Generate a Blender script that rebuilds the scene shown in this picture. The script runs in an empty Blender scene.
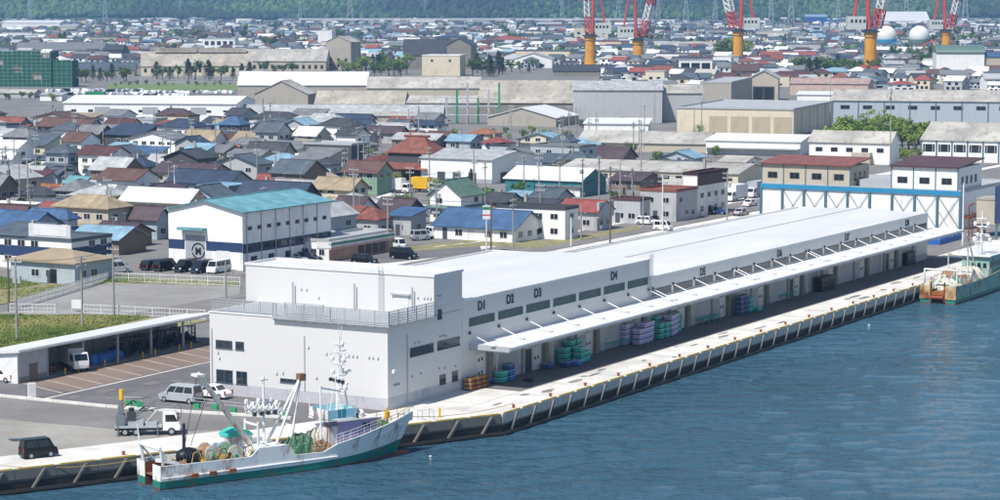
import bpy, math, random
from math import radians as R, sin, cos, pi
from mathutils import Vector as V, Matrix
random.seed(7)
scene = bpy.context.scene
col = scene.collection
# ---------------------------------------------------------------- camera
F_PX, Y_HOR, CAM_H = 2400.0, -3.0, 43.0
PITCH = math.atan((250 - Y_HOR) / F_PX)
AA = R(29.3)
cam_d = bpy.data.cameras.new('camera')
cam_d.sensor_width = 36.0
cam_d.lens = 36.0 * F_PX / 1000.0
cam_d.clip_start = 1.0
cam_d.clip_end = 20000.0
cam = bpy.data.objects.new('camera', cam_d)
cam.location = (0, 0, CAM_H)
cam.rotation_euler = (pi / 2 - PITCH, 0, 0)
col.objects.link(cam)
scene.camera = cam
# ---------------------------------------------------------------- light
SUN_EL = R(55); SUN_TRAVEL = R(39)          # light travels towards this compass angle (from +Y to +X)
world = bpy.data.worlds.new('World'); scene.world = world; world.use_nodes = True
wn = world.node_tree.nodes; wl = world.node_tree.links
bg = wn['Background']; sky = wn.new('ShaderNodeTexSky')
sky.sky_type = 'NISHITA'; sky.sun_disc = False
sky.sun_elevation = SUN_EL; sky.sun_rotation = SUN_TRAVEL + pi
sky.air_density = 1.0; sky.dust_density = 0.6; sky.ozone_density = 2.0
wl.new(sky.outputs[0], bg.inputs[0]); bg.inputs[1].default_value = 0.105
sun_d = bpy.data.lights.new('sun', 'SUN'); sun_d.energy = 4.8; sun_d.angle = R(0.53); sun_d.color = (1.0, 0.955, 0.88)
sun = bpy.data.objects.new('sun', sun_d); col.objects.link(sun)
tr = V((sin(SUN_TRAVEL) * cos(SUN_EL), cos(SUN_TRAVEL) * cos(SUN_EL), -sin(SUN_EL)))
sun.rotation_euler = (-tr).to_track_quat('Z', 'Y').to_euler()
sun.location = (-200, -200, 400)
vs = scene.view_settings
vs.view_transform = 'Standard'; vs.look = 'None'; vs.exposure = 0.26; vs.gamma = 1.0; vs.use_curve_mapping = False
scene.cycles.max_bounces = 6; scene.cycles.diffuse_bounces = 3; scene.cycles.glossy_bounces = 3
scene.cycles.transmission_bounces = 3; scene.cycles.volume_bounces = 0; scene.cycles.transparent_max_bounces = 8
scene.cycles.caustics_reflective = False; scene.cycles.caustics_refractive = False
scene.cycles.use_denoising = True
# ---------------------------------------------------------------- survey: where a sight line meets the ground
AX = V((sin(AA), cos(AA), 0)); BX = V((-cos(AA), sin(AA), 0))
CAMP = V((0, 0, CAM_H))
def ray(u, v):
    x = (u - 500) / F_PX; y = -(v - 250) / F_PX
    return V((x, cos(PITCH) + y * sin(PITCH), -sin(PITCH) + y * cos(PITCH)))
def G(u, v, z=0.0):
    r = ray(u, v); return CAMP + r * ((z - CAM_H) / r.z)
def proj(p):
    d = V(p) - CAMP
    fw = d.y * cos(PITCH) - d.z * sin(PITCH); up = d.y * sin(PITCH) + d.z * cos(PITCH)
    return 500 + F_PX * d.x / fw, 250 - F_PX * up / fw
O = G(388, 411)
def ST(s, t, z=0.0):
    """point in the wharf's own frame: s metres along the quay, t metres inland of the market front"""
    return V((O.x + AX.x * s + BX.x * t, O.y + AX.y * s + BX.y * t, z))
def pxm(v): return (v - Y_HOR) / CAM_H        # pixels per metre for something standing at image row v
# ---------------------------------------------------------------- mesh helpers
class MB:
    def __init__(s): s.v = []; s.f = []; s.m = []
    def add(s, vs, fs, m=0):
        b = len(s.v); s.v += [tuple(p) for p in vs]
        for f in fs: s.f.append(tuple(b + i for i in f)); s.m.append(m)
        return s
    def box(s, x0, x1, y0, y1, z0, z1, m=0):
        return s.add([(x0,y0,z0),(x1,y0,z0),(x1,y1,z0),(x0,y1,z0),(x0,y0,z1),(x1,y0,z1),(x1,y1,z1),(x0,y1,z1)],
              [(3,2,1,0),(4,5,6,7),(0,1,5,4),(1,2,6,5),(2,3,7,6),(3,0,4,7)], m)
    def prism(s, poly, axis, a, b, m=0):
        """poly in the plane across axis ('x','y','z'), swept from a to b"""
        n = len(poly)
        def mk(p, h):
            return (h, p[0], p[1]) if axis == 'x' else (p[0], h, p[1]) if axis == 'y' else (p[0], p[1], h)
        vs = [mk(p, a) for p in poly] + [mk(p, b) for p in poly]
        fs = [tuple(range(n)), tuple(range(2*n-1, n-1, -1))] + [(i, i+n, (i+1) % n + n, (i+1) % n) for i in range(n)]
        return s.add(vs, fs, m)
    def tube(s, p, q, r, n=6, r2=None, m=0, cap=True):
        p = V(p); q = V(q); d = (q - p)
        if d.length < 1e-6: return s
        d.normalize(); a = d.orthogonal().normalized(); b = d.cross(a)
        r2 = r if r2 is None else r2
        vs = [p + (a*cos(2*pi*i/n) + b*sin(2*pi*i/n))*r for i in range(n)] + [q + (a*cos(2*pi*i/n) + b*sin(2*pi*i/n))*r2 for i in range(n)]
        fs = [(i, (i+1) % n, (i+1) % n + n, i+n) for i in range(n)]
        if cap: fs += [tuple(range(n-1, -1, -1)), tuple(range(n, 2*n))]
        return s.add(vs, fs, m)
    def path(s, pts, r, n=6, m=0):
        for i in range(len(pts)-1): s.tube(pts[i], pts[i+1], r, n, m=m)
        return s
    def lathe(s, prof, n=12, c=(0,0,0), m=0):
        vs = []; fs = []
        for (r, z) in prof: vs += [(c[0]+r*cos(2*pi*i/n), c[1]+r*sin(2*pi*i/n), c[2]+z) for i in range(n)]
        for k in range(len(prof)-1):
            for i in range(n): fs.append((k*n+i, k*n+(i+1) % n, (k+1)*n+(i+1) % n, (k+1)*n+i))
        fs.append(tuple(range(n-1,-1,-1))); fs.append(tuple((len(prof)-1)*n+i for i in range(n)))
        return s.add(vs, fs, m)
    def loft(s, secs, m=0, caps=True, closed=False):
        n = len(secs[0]); vs = [p for sec in secs for p in sec]; fs = []
        for k in range(len(secs)-1):
            for i in range(n if closed else n-1):
                j = (i+1) % n; fs.append((k*n+i, k*n+j, (k+1)*n+j, (k+1)*n+i))
        if caps: fs.append(tuple(range(n-1,-1,-1))); fs.append(tuple((len(secs)-1)*n+i for i in range(n)))
        return s.add(vs, fs, m)
    def mesh(s, name):
        me = bpy.data.meshes.new(name); me.from_pydata(s.v, [], s.f)
        me.polygons.foreach_set('material_index', s.m); me.update(); return me
    def build(s, name, mats, parent=None, loc=(0,0,0), rz=0.0, smooth=False, fix=True):
        me = s.mesh(name)
        if fix:
            import bmesh
            bm = bmesh.new(); bm.from_mesh(me); bmesh.ops.recalc_face_normals(bm, faces=bm.faces); bm.to_mesh(me); bm.free()
        if smooth: me.polygons.foreach_set('use_smooth', [True]*len(me.polygons))
        return link(name, me, mats, parent, loc, rz)
def link(name, me, mats=None, parent=None, loc=(0,0,0), rz=0.0, sc=None):
    if mats is not None and not me.materials:
        for m in (mats if isinstance(mats, (list, tuple)) else [mats]): me.materials.append(M(m) if isinstance(m, str) else m)
    o = bpy.data.objects.new(name, me); col.objects.link(o)
    o.location = loc; o.rotation_euler = (0, 0, rz)
    if sc: o.scale = sc
    if parent: o.parent = parent
    return o
def tag(o, label=None, cat=None, group=None, kind=None):
    if label: o['label'] = label
    if cat: o['category'] = cat
    if group: o['group'] = group
    if kind: o['kind'] = kind
    return o
def thing(name, label, cat, loc=(0,0,0), rz=0.0, group=None):
    o = bpy.data.objects.new(name, None); o.empty_display_size = .3; col.objects.link(o)
    o.location = loc; o.rotation_euler = (0,0,rz); return tag(o, label, cat, group)
def copy_tree(o, parent=None):
    c = o.copy(); col.objects.link(c)
    if parent: c.parent = parent
    for ch in list(o.children): copy_tree(ch, c)
    return c
# ---------------------------------------------------------------- materials
def lin(c):
    if isinstance(c, str): c = tuple(int(c[i:i+2], 16)/255 for i in (0,2,4))
    return tuple(((x/12.92) if x <= .04045 else ((x+.055)/1.055)**2.4) for x in c)
PAL = {}      # name -> (srgb hex base colour, roughness, pattern)
MATS = {}
def M(name):
    if name in MATS: return MATS[name]
    c, rough, pat = PAL[name][:3]
    c = lin(c)
    if name[:2] in ('w_', 'c_'): c = tuple(x*(.97 if 'white' in name or 'cream' in name else .88) for x in c)
    elif name[:3] in ('rx_', 'ry_', 'rt_', 'rp_'):
        g = sum(c)/3; c = tuple((x*.88+g*.12)*(.9 if 'white' in name or 'lgrey' in name or 'old' in name else .9) for x in c)
    return mk(name, c, rough, pat)
def mk(name, c, rough=.7, pat='plain', metal=0.0):
    m = bpy.data.materials.new(name); m.use_nodes = True; MATS[name] = m
    nt = m.node_tree; N = nt.nodes; L = nt.links; bs = N['Principled BSDF']
    bs.inputs['Roughness'].default_value = rough; bs.inputs['Metallic'].default_value = metal
    bs.inputs['Specular IOR Level'].default_value = .35
    tc = N.new('ShaderNodeTexCoord')
    def noise(scale, detail=4, vec=None, rough_=.55):
        n = N.new('ShaderNodeTexNoise'); n.inputs['Scale'].default_value = scale; n.inputs['Detail'].default_value = detail
        n.inputs['Roughness'].default_value = rough_
        L.new(vec if vec else tc.outputs['Object'], n.inputs['Vector']); return n.outputs['Fac']
    def ramp(fac, lo, hi, a=.3, b=.7):
        r = N.new('ShaderNodeMapRange'); r.inputs[1].default_value = a; r.inputs[2].default_value = b
        r.inputs[3].default_value = lo; r.inputs[4].default_value = hi; L.new(fac, r.inputs[0]); return r.outputs[0]
    def mul(a, b):
        n = N.new('ShaderNodeMath'); n.operation = 'MULTIPLY'
        for i, x in enumerate((a, b)):
            if isinstance(x, (int, float)): n.inputs[i].default_value = x
            else: L.new(x, n.inputs[i])
        return n.outputs[0]
    def mapping(sx, sy, sz):
        n = N.new('ShaderNodeMapping'); n.inputs['Scale'].default_value = (sx, sy, sz); L.new(tc.outputs['Object'], n.inputs[0]); return n.outputs[0]
    def mix(fac, a, b):
        n = N.new('ShaderNodeMix'); n.data_type = 'RGBA'
        if isinstance(fac, (int, float)): n.inputs[0].default_value = fac
        else: L.new(fac, n.inputs[0])
        for i, x in ((6, a), (7, b)):
            if isinstance(x, tuple): n.inputs[i].default_value = (*x[:3], 1)
            else: L.new(x, n.inputs[i])
        return n.outputs[2]
    def bump(h, s, d):
        b = N.new('ShaderNodeBump'); b.inputs['Strength'].default_value = s; b.inputs['Distance'].default_value = d
        L.new(h, b.inputs['Height']); L.new(b.outputs[0], bs.inputs['Normal'])
    def wave(scale, axis, dist=0):
        w = N.new('ShaderNodeTexWave'); w.bands_direction = axis; w.inputs['Scale'].default_value = scale; w.inputs['Distortion'].default_value = dist
        L.new(tc.outputs['Object'], w.inputs[0]); return w.outputs['Fac']
    dark = tuple(x*.55 for x in c); light = tuple(min(1, x*1.18) for x in c)
    if pat == 'plain':
        bc = mix(ramp(noise(.35, 6), 0, 1), tuple(x*.88 for x in c), tuple(min(1, x*1.08) for x in c))
    elif pat == 'wall':      # painted wall with grime running down
        st = noise(1.0, 5, mapping(1.6, 1.6, .18)); big = noise(.22, 4)
        bc = mix(ramp(mul(st, big), 0, .6, .26, .45), c, tuple(x*.55 for x in c)); bc = mix(ramp(noise(2.5, 4), 0, .18, .5, .7), bc, tuple(x*.4 for x in c))
    elif pat == 'clad':      # ribbed metal cladding panels
        w = wave(1.05, 'DIAGONAL'); st = noise(1.0, 4, mapping(.8, .8, .12))
        bc = mix(ramp(st, 0, .35, .5, .8), c, tuple(x*.65 for x in c)); bc = mix(ramp(wave(.35, 'DIAGONAL'), .22, 0, .0, .1), bc, tuple(x*.5 for x in c)); bump(w, .25, .02)
    elif pat == 'panel':     # large smooth insulated panels of the market
        st = noise(.9, 3, mapping(.5, .5, .1))
        bc = mix(ramp(st, 0, .10, .4, .75), c, tuple(x*.86 for x in c))
        br = N.new('ShaderNodeTexBrick'); br.inputs['Scale'].default_value = 1
        br.inputs['Mortar Size'].default_value = .012; br.inputs['Brick Width'].default_value = 3.3; br.inputs['Row Height'].default_value = .9; br.offset = 0
        cb = N.new('ShaderNodeCombineXYZ'); sp = N.new('ShaderNodeSeparateXYZ'); L.new(tc.outputs['Object'], sp.inputs[0])
        ad = N.new('ShaderNodeMath'); L.new(sp.outputs[0], ad.inputs[0]); L.new(sp.outputs[1], ad.inputs[1])
        L.new(ad.outputs[0], cb.inputs[0]); L.new(sp.outputs[2], cb.inputs[1]); L.new(cb.outputs[0], br.inputs[0])
        bc = mix(mul(br.outputs['Fac'], .2), bc, tuple(x*.6 for x in c))
    elif pat == 'roofx' or pat == 'roofy':   # sheet metal roof, seams down the slope
        w = wave(.62, 'X' if pat == 'roofx' else 'Y'); st = noise(.5, 5); fine = noise(3.0, 3)
        st2 = noise(1.0, 5, mapping(2.2, .25, .25) if pat == 'roofx' else mapping(.25, 2.2, .25), .65)
        bc = mix(ramp(st, 0, 1, .3, .7), tuple(x*.72 for x in c), tuple(min(1, x*1.3) for x in c)); bc = mix(ramp(st2, 0, .6, .48, .68), bc, (c[0]*.6+.02, c[1]*.55+.012, c[2]*.5+.008))
        bc = mix(ramp(w, .5, 0, .02, .14), bc, tuple(x*.42 for x in c)); bump(w, .3, .03)
    elif pat == 'tile':      # tiled roof
        w = wave(1.1, 'X'); w2 = wave(1.3, 'Y'); st = noise(.6, 5)
        bc = mix(ramp(st, 0, 1, .3, .7), tuple(x*.6 for x in c), tuple(min(1, x*1.35) for x in c))
        bc = mix(ramp(mul(w, w2), .4, 0, .02, .25), bc, tuple(x*.45 for x in c)); bump(mul(w, w2), .4, .04)
    elif pat == 'old':       # weathered fibre cement: blotches of moss and rust
        a = noise(.12, 7, rough_=.65); b = noise(.6, 6, mapping(1, .25, 1)); w = wave(.7, 'X')
        bc = mix(ramp(a, 0, 1, .35, .65), tuple(x*.72 for x in c), light)
        bc = mix(ramp(b, 0, .7, .52, .7), bc, (c[0]*.55, c[1]*.45, c[2]*.36)); bump(w, .25, .03)
    elif pat == 'rusty':
        a = noise(.5, 7, rough_=.7)
        bc = mix(ramp(a, 0, 1, .4, .6), c, lin('7a4526'))
    elif pat == 'hull':      # painted steel streaked with rust
        st = noise(1.0, 6, mapping(1.3, 1.3, .22), .7); a = noise(.45, 5)
        bc = mix(ramp(mul(st, a), 0, .85, .275, .385), c, lin('8a5730')); bump(noise(.5, 3), .25, .06)
    elif pat == 'conc':
        a = noise(.3, 7, rough_=.65); b = noise(2.2, 5)
        bc = mix(ramp(a, 0, 1), tuple(x*.72 for x in c), light); bc = mix(ramp(b, 0, .35, .5, .75), bc, dark); bc = mix(ramp(noise(.05, 6), 0, .35, .52, .66), bc, dark)
    elif pat == 'asph':
        a = noise(.07, 7, rough_=.65); b = noise(1.3, 6); d = noise(.5, 4, mapping(.25, 1.0, 1))
        bc = mix(ramp(a, 0, 1), tuple(x*.74 for x in c), light); bc = mix(ramp(b, 0, .3, .5, .7), bc, dark)
        bc = mix(ramp(d, 0, .25, .55, .65), bc, light)
    elif pat == 'roofw':
        w = wave(.3, 'Y'); st = noise(.16, 6, mapping(.3, 1, 1))
        bc = mix(ramp(st, 0, 1, .3, .7), tuple(x*.9 for x in c), tuple(min(1, x*1.05) for x in c)); bc = mix(ramp(w, .22, 0, .0, .08), bc, tuple(x*.5 for x in c))
    elif pat == 'glass':
        bc = mix(ramp(noise(.9, 2), 0, 1), tuple(x*.6 for x in c), light)
        bs.inputs['Specular IOR Level'].default_value = .6
    elif pat == 'leaf':
        a = noise(.8, 3)
        g = N.new('ShaderNodeNewGeometry'); r2 = N.new('ShaderNodeMapRange'); r2.inputs[3].default_value = .55; r2.inputs[4].default_value = 1.35
        L.new(g.outputs['Random Per Island'], r2.inputs[0])
        bc0 = mix(ramp(a, 0, 1), tuple(x*.7 for x in c), (c[0]*1.35, c[1]*1.2, c[2]*1.0))
        hs = N.new('ShaderNodeHueSaturation'); L.new(r2.outputs[0], hs.inputs['Value']); L.new(bc0, hs.inputs['Color']); bc = hs.outputs[0]
    elif pat == 'none':
        bc = mix(0.0, c, c)
    elif pat == 'net':
        a = noise(6, 4); bc = mix(ramp(a, 0, 1, .4, .6), tuple(x*.45 for x in c), light); bump(a, .6, .1)
    L.new(bc, bs.inputs['Base Color'])
    return m
def P(**k):
    for n, v in k.items(): PAL[n] = v
P(market_white=('d2d1d0',.45,'panel'), market_grey=('b9b9bf',.6,'wall'), roof_white=('d6d6d6',.5,'roofw'), steel_white=('dcdcdc',.4,'plain'),
  canopy_white=('e0e0de',.45,'plain'), galv=('a9adb2',.45,'plain'), dark_steel=('3b4148',.5,'plain'), black=('15161a',.4,'plain'), letter=('23262d',.5,'plain'),
  glass=('2a3440',.08,'glass'), glass_green=('4f635a',.1,'glass'), frame=('c9ccd0',.4,'plain'), frame_dark=('4b5158',.5,'plain'),
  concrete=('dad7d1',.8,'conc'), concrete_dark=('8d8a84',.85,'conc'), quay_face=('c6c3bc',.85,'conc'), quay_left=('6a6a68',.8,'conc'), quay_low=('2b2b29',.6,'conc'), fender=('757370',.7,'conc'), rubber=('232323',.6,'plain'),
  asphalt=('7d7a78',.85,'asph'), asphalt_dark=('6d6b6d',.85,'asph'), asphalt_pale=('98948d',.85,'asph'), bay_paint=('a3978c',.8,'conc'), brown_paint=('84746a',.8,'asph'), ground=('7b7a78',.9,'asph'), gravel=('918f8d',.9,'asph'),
  paint_white=('e8e6e0',.6,'conc'), paint_yellow=('d2b456',.6,'conc'), soil=('8c8763',.95,'conc'), rust=('7b4a31',.8,'rusty'), rust_red=('9a4a3c',.7,'rusty'))
# ================================================================ setting
import numpy as np
WZ = -2.2
BEND = ST(4.2, -11.0)
QL = V((sin(R(56.6)), cos(R(56.6)), 0)); QN = V((cos(R(56.6)), -sin(R(56.6)), 0))      # left quay direction, outward normal
def QP(d, w=0.0, z=0.0):
    """d metres back along the left quay from the bend, w metres out to the water"""
    p = BEND - QL*d + QN*w; return V((p.x, p.y, z))
def sheet(name, pts, mat, z, label=None, parent=None):
    mb = MB(); mb.add([(p[0], p[1], z) for p in pts], [tuple(range(len(pts)))])
    o = mb.build(name, mat, parent)
    me = o.data
    if me.polygons[0].normal.z < 0: me.flip_normals()
    return tag(o, label, None, None, 'structure')
def make_ground():
    ks = [60,100,180,300,600,1200,2500,5000,9000]; ss = [4.2,30,60,100,150,220,320,500,800,1400,2500,5000,9000]; ds = [0,15,35,60,100,180,300,700,2000,6000]
    mb = MB()
    for i in range(len(ks)-1):
        for j in range(len(ss)-1): mb.add([ST(ss[j],ks[i]-11,-.05), ST(ss[j+1],ks[i]-11,-.05), ST(ss[j+1],ks[i+1]-11,-.05), ST(ss[j],ks[i+1]-11,-.05)], [(0,1,2,3)])
        for j in range(len(ds)-1):
            f = lambda d, k: (lambda q: (q.x, q.y, -.05))(BEND-QL*d+BX*k)
            mb.add([f(ds[j+1],ks[i]), f(ds[j],ks[i]), f(ds[j],ks[i+1]), f(ds[j+1],ks[i+1])], [(0,1,2,3)])
    tag(mb.build('ground','ground',fix=False), kind='structure')
    # wharf fill: a lower bed under the paved aprons and yards
    lo = MB(); f = lambda d, k: (lambda q: (q.x, q.y, -1.2))(BEND-QL*d+BX*k)
    for a, b_ in ((4.2,60),(60,150),(150,320),(320,900)): lo.add([ST(a,-11,-1.2), ST(b_,-11,-1.2), ST(b_,50,-1.2), ST(a,50,-1.2)], [(0,1,2,3)])
    for a, b_ in ((0,40),(40,120),(120,400)): lo.add([f(b_,0), f(a,0), f(a,61), f(b_,61)], [(0,1,2,3)])
    tag(lo.build('wharf_bed','ground',fix=False), kind='structure')
    sheet('back_yard', [ST(8,22.9), ST(168.1,22.9), ST(168.1,-.02), ST(420,-.02), ST(420,49.5), ST(8,49.5)], 'asphalt', .0)
    sheet('quay_apron', [ST(420,-11), ST(1500,-11), ST(1500,49.5), ST(420,49.5)], 'concrete', .0)
make_ground()
# --- quay aprons
sheet('quay_apron', [BEND, ST(420, -11), ST(420, -.01), ST(4.2, -.01)], 'concrete', .004)
sheet('quay_apron', [BEND, ST(4.2, -.01), ST(-.1, -.01), ST(-2.3, 2.5), ST(-10.2, 4.75), ST(-46.3, 22.0), ST(-99.6, 49.6), ST(-102.4, 44.0)], 'concrete', .004)
sheet('lower_yard', [ST(-10.2, 4.75), ST(-46.3, 22.0), ST(-99.6, 49.6), ST(-99.6, 75), ST(-24.5, 75), ST(-22.3, 17), ST(-16, 8.6)], 'asphalt_pale', .0)
sheet('lower_yard', [ST(-99.6, 49.6), ST(-102.4, 44.0), ST(-350, 174), ST(-350, 260), ST(-99.6, 75)], 'asphalt_pale', .0)
sheet('sloping_strip', [ST(-22.3, 17), ST(-24.5, 60), ST(-13, 60), ST(-12.5, 27), ST(-9.6, 8), ST(-12, 4.5), ST(-16, 6)], 'asphalt', .012)
sheet('yard', [ST(-12.8, 60), ST(-12.3, 27), ST(-9.6, 8), ST(-11.5, 4.4), ST(-3, 1), ST(0, 0), ST(60, 24), ST(75, 44), ST(-5, 45.3), ST(-5, 60)], 'asphalt_dark', .008)
sheet('parking_bays', [ST(-6.5, 36.8), ST(-5.2, 45.2), ST(31, 45.2), ST(30, 36.8)], 'brown_paint', .012)
for k in range(11):
    s0 = -8 + k*3.5
    sheet('bay_line', [ST(s0, 37), ST(s0+.45, 37), ST(s0+3.4, 45), ST(s0+2.95, 45)], 'bay_paint', .016)
sheet('bay_line', [ST(-12.4, 36.1), ST(40, 36.4), ST(40, 36.65), ST(-12.4, 36.4)], 'paint_white', .016)
# white kerb along the yard edge
kp = [ST(-13.2, 62), ST(-12.9, 41), ST(-12.6, 27), ST(-11.2, 18), ST(-9.6, 10), ST(-9.0, 6)]
kb = thing('yard_kerb', 'low white concrete kerb along the edge of the upper yard', 'kerb')
for i in range(len(kp)-1):
    d = (kp[i+1]-kp[i]); L_ = d.length; n = max(1, int(L_/3.0)); ang = math.atan2(d.y, d.x)
    for k in range(n):
        p = kp[i] + d*(k/n)
        MB().box(0, L_/n-.04, -.16, .16, 0, .28).build('kerb_stone', 'concrete', kb, p, ang)
# dark joint between strip and lower yard
sheet('yard_joint', [ST(-23.9, 60), ST(-23.7, 33), ST(-22.1, 17), ST(-21.95, 17), ST(-23.5, 33), ST(-23.7, 60)], 'concrete_dark', .02)
sheet('oil_stain', [ST(27+2.2*cos(a)*random.uniform(.6,1.2), -8.0+.5*sin(a)) for a in [k*pi/6 for k in range(12)]], 'concrete_dark', .012)
# slab joints across the apron
for k in range(22):
    s0 = 8.2 + k*8.2
    sheet('slab_joint', [ST(s0, -10.6), ST(s0+.05, -10.6), ST(s0+.05, -.1), ST(s0, -.1)], 'concrete_dark', .012)
sheet('slab_joint', [ST(5, -6.2), ST(200, -6.2), ST(200, -6.14), ST(5, -6.14)], 'concrete_dark', .016)
sheet('canopy_shade_sheet', [ST(17.6,-6.05), ST(171.5,-6.05), ST(171.5,-.02), ST(17.6,-.02)], 'asphalt_dark', .010)  # dark colour laid over the concrete apron to deepen the canopy's shade
rs = random.Random(21)
for k in range(26):
    s0, t0, a0, b0_ = rs.uniform(6,165), rs.uniform(-10.2,-6.6), rs.uniform(.4,2.4), rs.uniform(.15,.5)
    sheet('oil_stain', [ST(s0+a0*cos(a)*rs.uniform(.6,1.2), t0+b0_*sin(a)*rs.uniform(.7,1.2)) for a in [j*pi/6 for j in range(12)]], 'concrete_dark' if k % 3 else 'asphalt', .024+k*.0008)
for k in range(16):
    s0, t0, a0, b0_ = rs.uniform(-11,14), rs.uniform(25,35), rs.uniform(.5,2.0), rs.uniform(.3,.9)
    sheet('asphalt_patch', [ST(s0-a0,t0-b0_), ST(s0+a0,t0-b0_), ST(s0+a0,t0+b0_), ST(s0-a0,t0+b0_)], 'asphalt' if k % 2 else 'quay_left', .024+k*.0008)
# --- town surfaces
sheet('road', [ST(40, 60.5), ST(900, 58.5), ST(900, 71), ST(40, 71.5)], 'asphalt', .02)
sheet('pavement', [ST(100, 71.6), ST(500, 71.1), ST(500, 74.5), ST(100, 75)], 'concrete', .024)
sheet('pavement', [ST(70, 57.5), ST(500, 55.6), ST(500, 58.3), ST(70, 60.3)], 'concrete', .024)
for k in range(30):
    s0 = 110 + k*10
    sheet('lane_line', [ST(s0, 65.5), ST(s0+5, 65.4), ST(s0+5, 65.6), ST(s0, 65.7)], 'paint_white', .026)
sheet('shop_parking', [G(240,277), G(300,268), G(390,263), G(482,252), G(478,240), G(394,246), G(330,261), G(250,270)], 'asphalt_dark', .03)
for k in range(6):
    a = G(431 + k*8.5, 247.5 - k*.9); b = G(437 + k*8.5, 246.8 - k*.9); c = G(450 + k*8.5, 245.2 - k*.9)
    if k % 2 == 0: sheet('crossing_stripe', [a, b, c + V((0, .0, 0)), c + V((-1.0, .1, 0))], 'paint_white', .034)
sheet('car_park', [G(105,264), G(168,262), G(246,272), G(246,288), G(120,283), G(105,276)], 'asphalt', .012)
sheet('gravel_lot', [G(-30,318), G(20,309), G(112,282), G(240,287), G(240,308), G(205,320), G(84,314), G(40,315)], 'gravel', .016)
sheet('vacant_lot', [G(-80,352), G(-80,318), G(84,314.5), G(205,320), G(240,314), G(60,352), G(10,372)], 'soil', .036)
sheet('verge', [G(100,283), G(112,276), G(240,281.5), G(240,286.5)], 'soil', .024)
sheet('verge', [G(-20,309), G(112,280.5), G(112,276), G(-20,292)], 'soil', .028)
sheet('verge', [G(395,248), G(480,239), G(545,241), G(640,226), G(640,229), G(540,248), G(484,246), G(400,252)], 'soil', .032)
# --- sea
def make_water():
    x0, x1, y0, y1, st = -75.0, 105.0, 150.0, 420.0, .42
    nx = int((x1-x0)/st); ny = int((y1-y0)/st)
    X, Y = np.meshgrid(np.linspace(x0, x1, nx), np.linspace(y0, y1, ny))
    rng = np.random.default_rng(3); Z = np.zeros_like(X)
    for k in range(70):
        lam = 1.9 * (6.5/1.9)**rng.random(); th = R(97) + rng.normal(0, .42); ph = rng.random()*2*pi
        a = .0019*lam
        Z += a*np.sin(2*pi/lam*(X*cos(th)+Y*sin(th))+ph + .6*np.sin(2*pi/19*(X*sin(th)-Y*cos(th))+ph))*(.65+.35*np.sin(X*.05*rng.normal()+Y*.05*rng.normal()+ph))
    Z += WZ
    me = bpy.data.meshes.new('water'); n = nx*ny
    me.vertices.add(n); me.vertices.foreach_set('co', np.stack([X, Y, Z], -1).reshape(-1).astype('f'))
    i = np.arange((nx-1)*(ny-1)); r, c = i//(nx-1), i % (nx-1); b = r*nx+c
    q = np.stack([b, b+1, b+nx+1, b+nx], -1).reshape(-1).astype('i')
    me.loops.add(len(q)); me.loops.foreach_set('vertex_index', q)
    me.polygons.add(len(i)); me.polygons.foreach_set('loop_start', (i*4).astype('i')); me.polygons.foreach_set('use_smooth', [True]*len(i))
    me.update(calc_edges=True)
    m = mk('sea_water', (.012, .05, .062), .035, 'none'); MATS['sea_water'] = m
    bs = m.node_tree.nodes['Principled BSDF']; N = m.node_tree.nodes; L = m.node_tree.links
    for l in list(bs.inputs['Base Color'].links): L.remove(l)
    bs.inputs['Base Color'].default_value = (.066, .165, .25, 1); bs.inputs['IOR'].default_value = 1.33; bs.inputs['Specular IOR Level'].default_value = .5
    tc = N.new('ShaderNodeTexCoord'); mp = N.new('ShaderNodeMapping'); mp.inputs['Scale'].default_value = (.5, .95, 1); L.new(tc.outputs['Object'], mp.inputs[0])
    nz = N.new('ShaderNodeTexNoise'); nz.inputs['Scale'].default_value = 1.9; nz.inputs['Detail'].default_value = 5; nz.inputs['Roughness'].default_value = .6; L.new(mp.outputs[0], nz.inputs[0])
    bp = N.new('ShaderNodeBump'); bp.inputs['Strength'].default_value = .55; bp.inputs['Distance'].default_value = 3.6
    L.new(nz.outputs[0], bp.inputs['Height']); L.new(bp.outputs[0], bs.inputs['Normal'])
    # calm streaks: broad patches of smoother and rougher water
    n2 = N.new('ShaderNodeTexNoise'); n2.inputs['Scale'].default_value = .03; n2.inputs['Detail'].default_value = 4; L.new(mp.outputs[0], n2.inputs[0])
    mr = N.new('ShaderNodeMapRange'); mr.inputs[1].default_value = .35; mr.inputs[2].default_value = .65; mr.inputs[3].default_value = .7; mr.inputs[4].default_value = 1.0
    L.new(n2.outputs[0], mr.inputs[0]); L.new(mr.outputs[0], bp.inputs['Strength'])
    o = link('water', me, [m]); tag(o, kind='structure')
    w = MB(); e = .4   # flat sea beyond the waves
    w.add([(x0-6000,-6000,WZ-.3),(8000,-6000,WZ-.3),(8000,9000,WZ-.3),(x0-6000,9000,WZ-.3)], [(0,1,2,3)])
    tag(w.build('water', [m]), kind='structure')
make_water()
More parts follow.
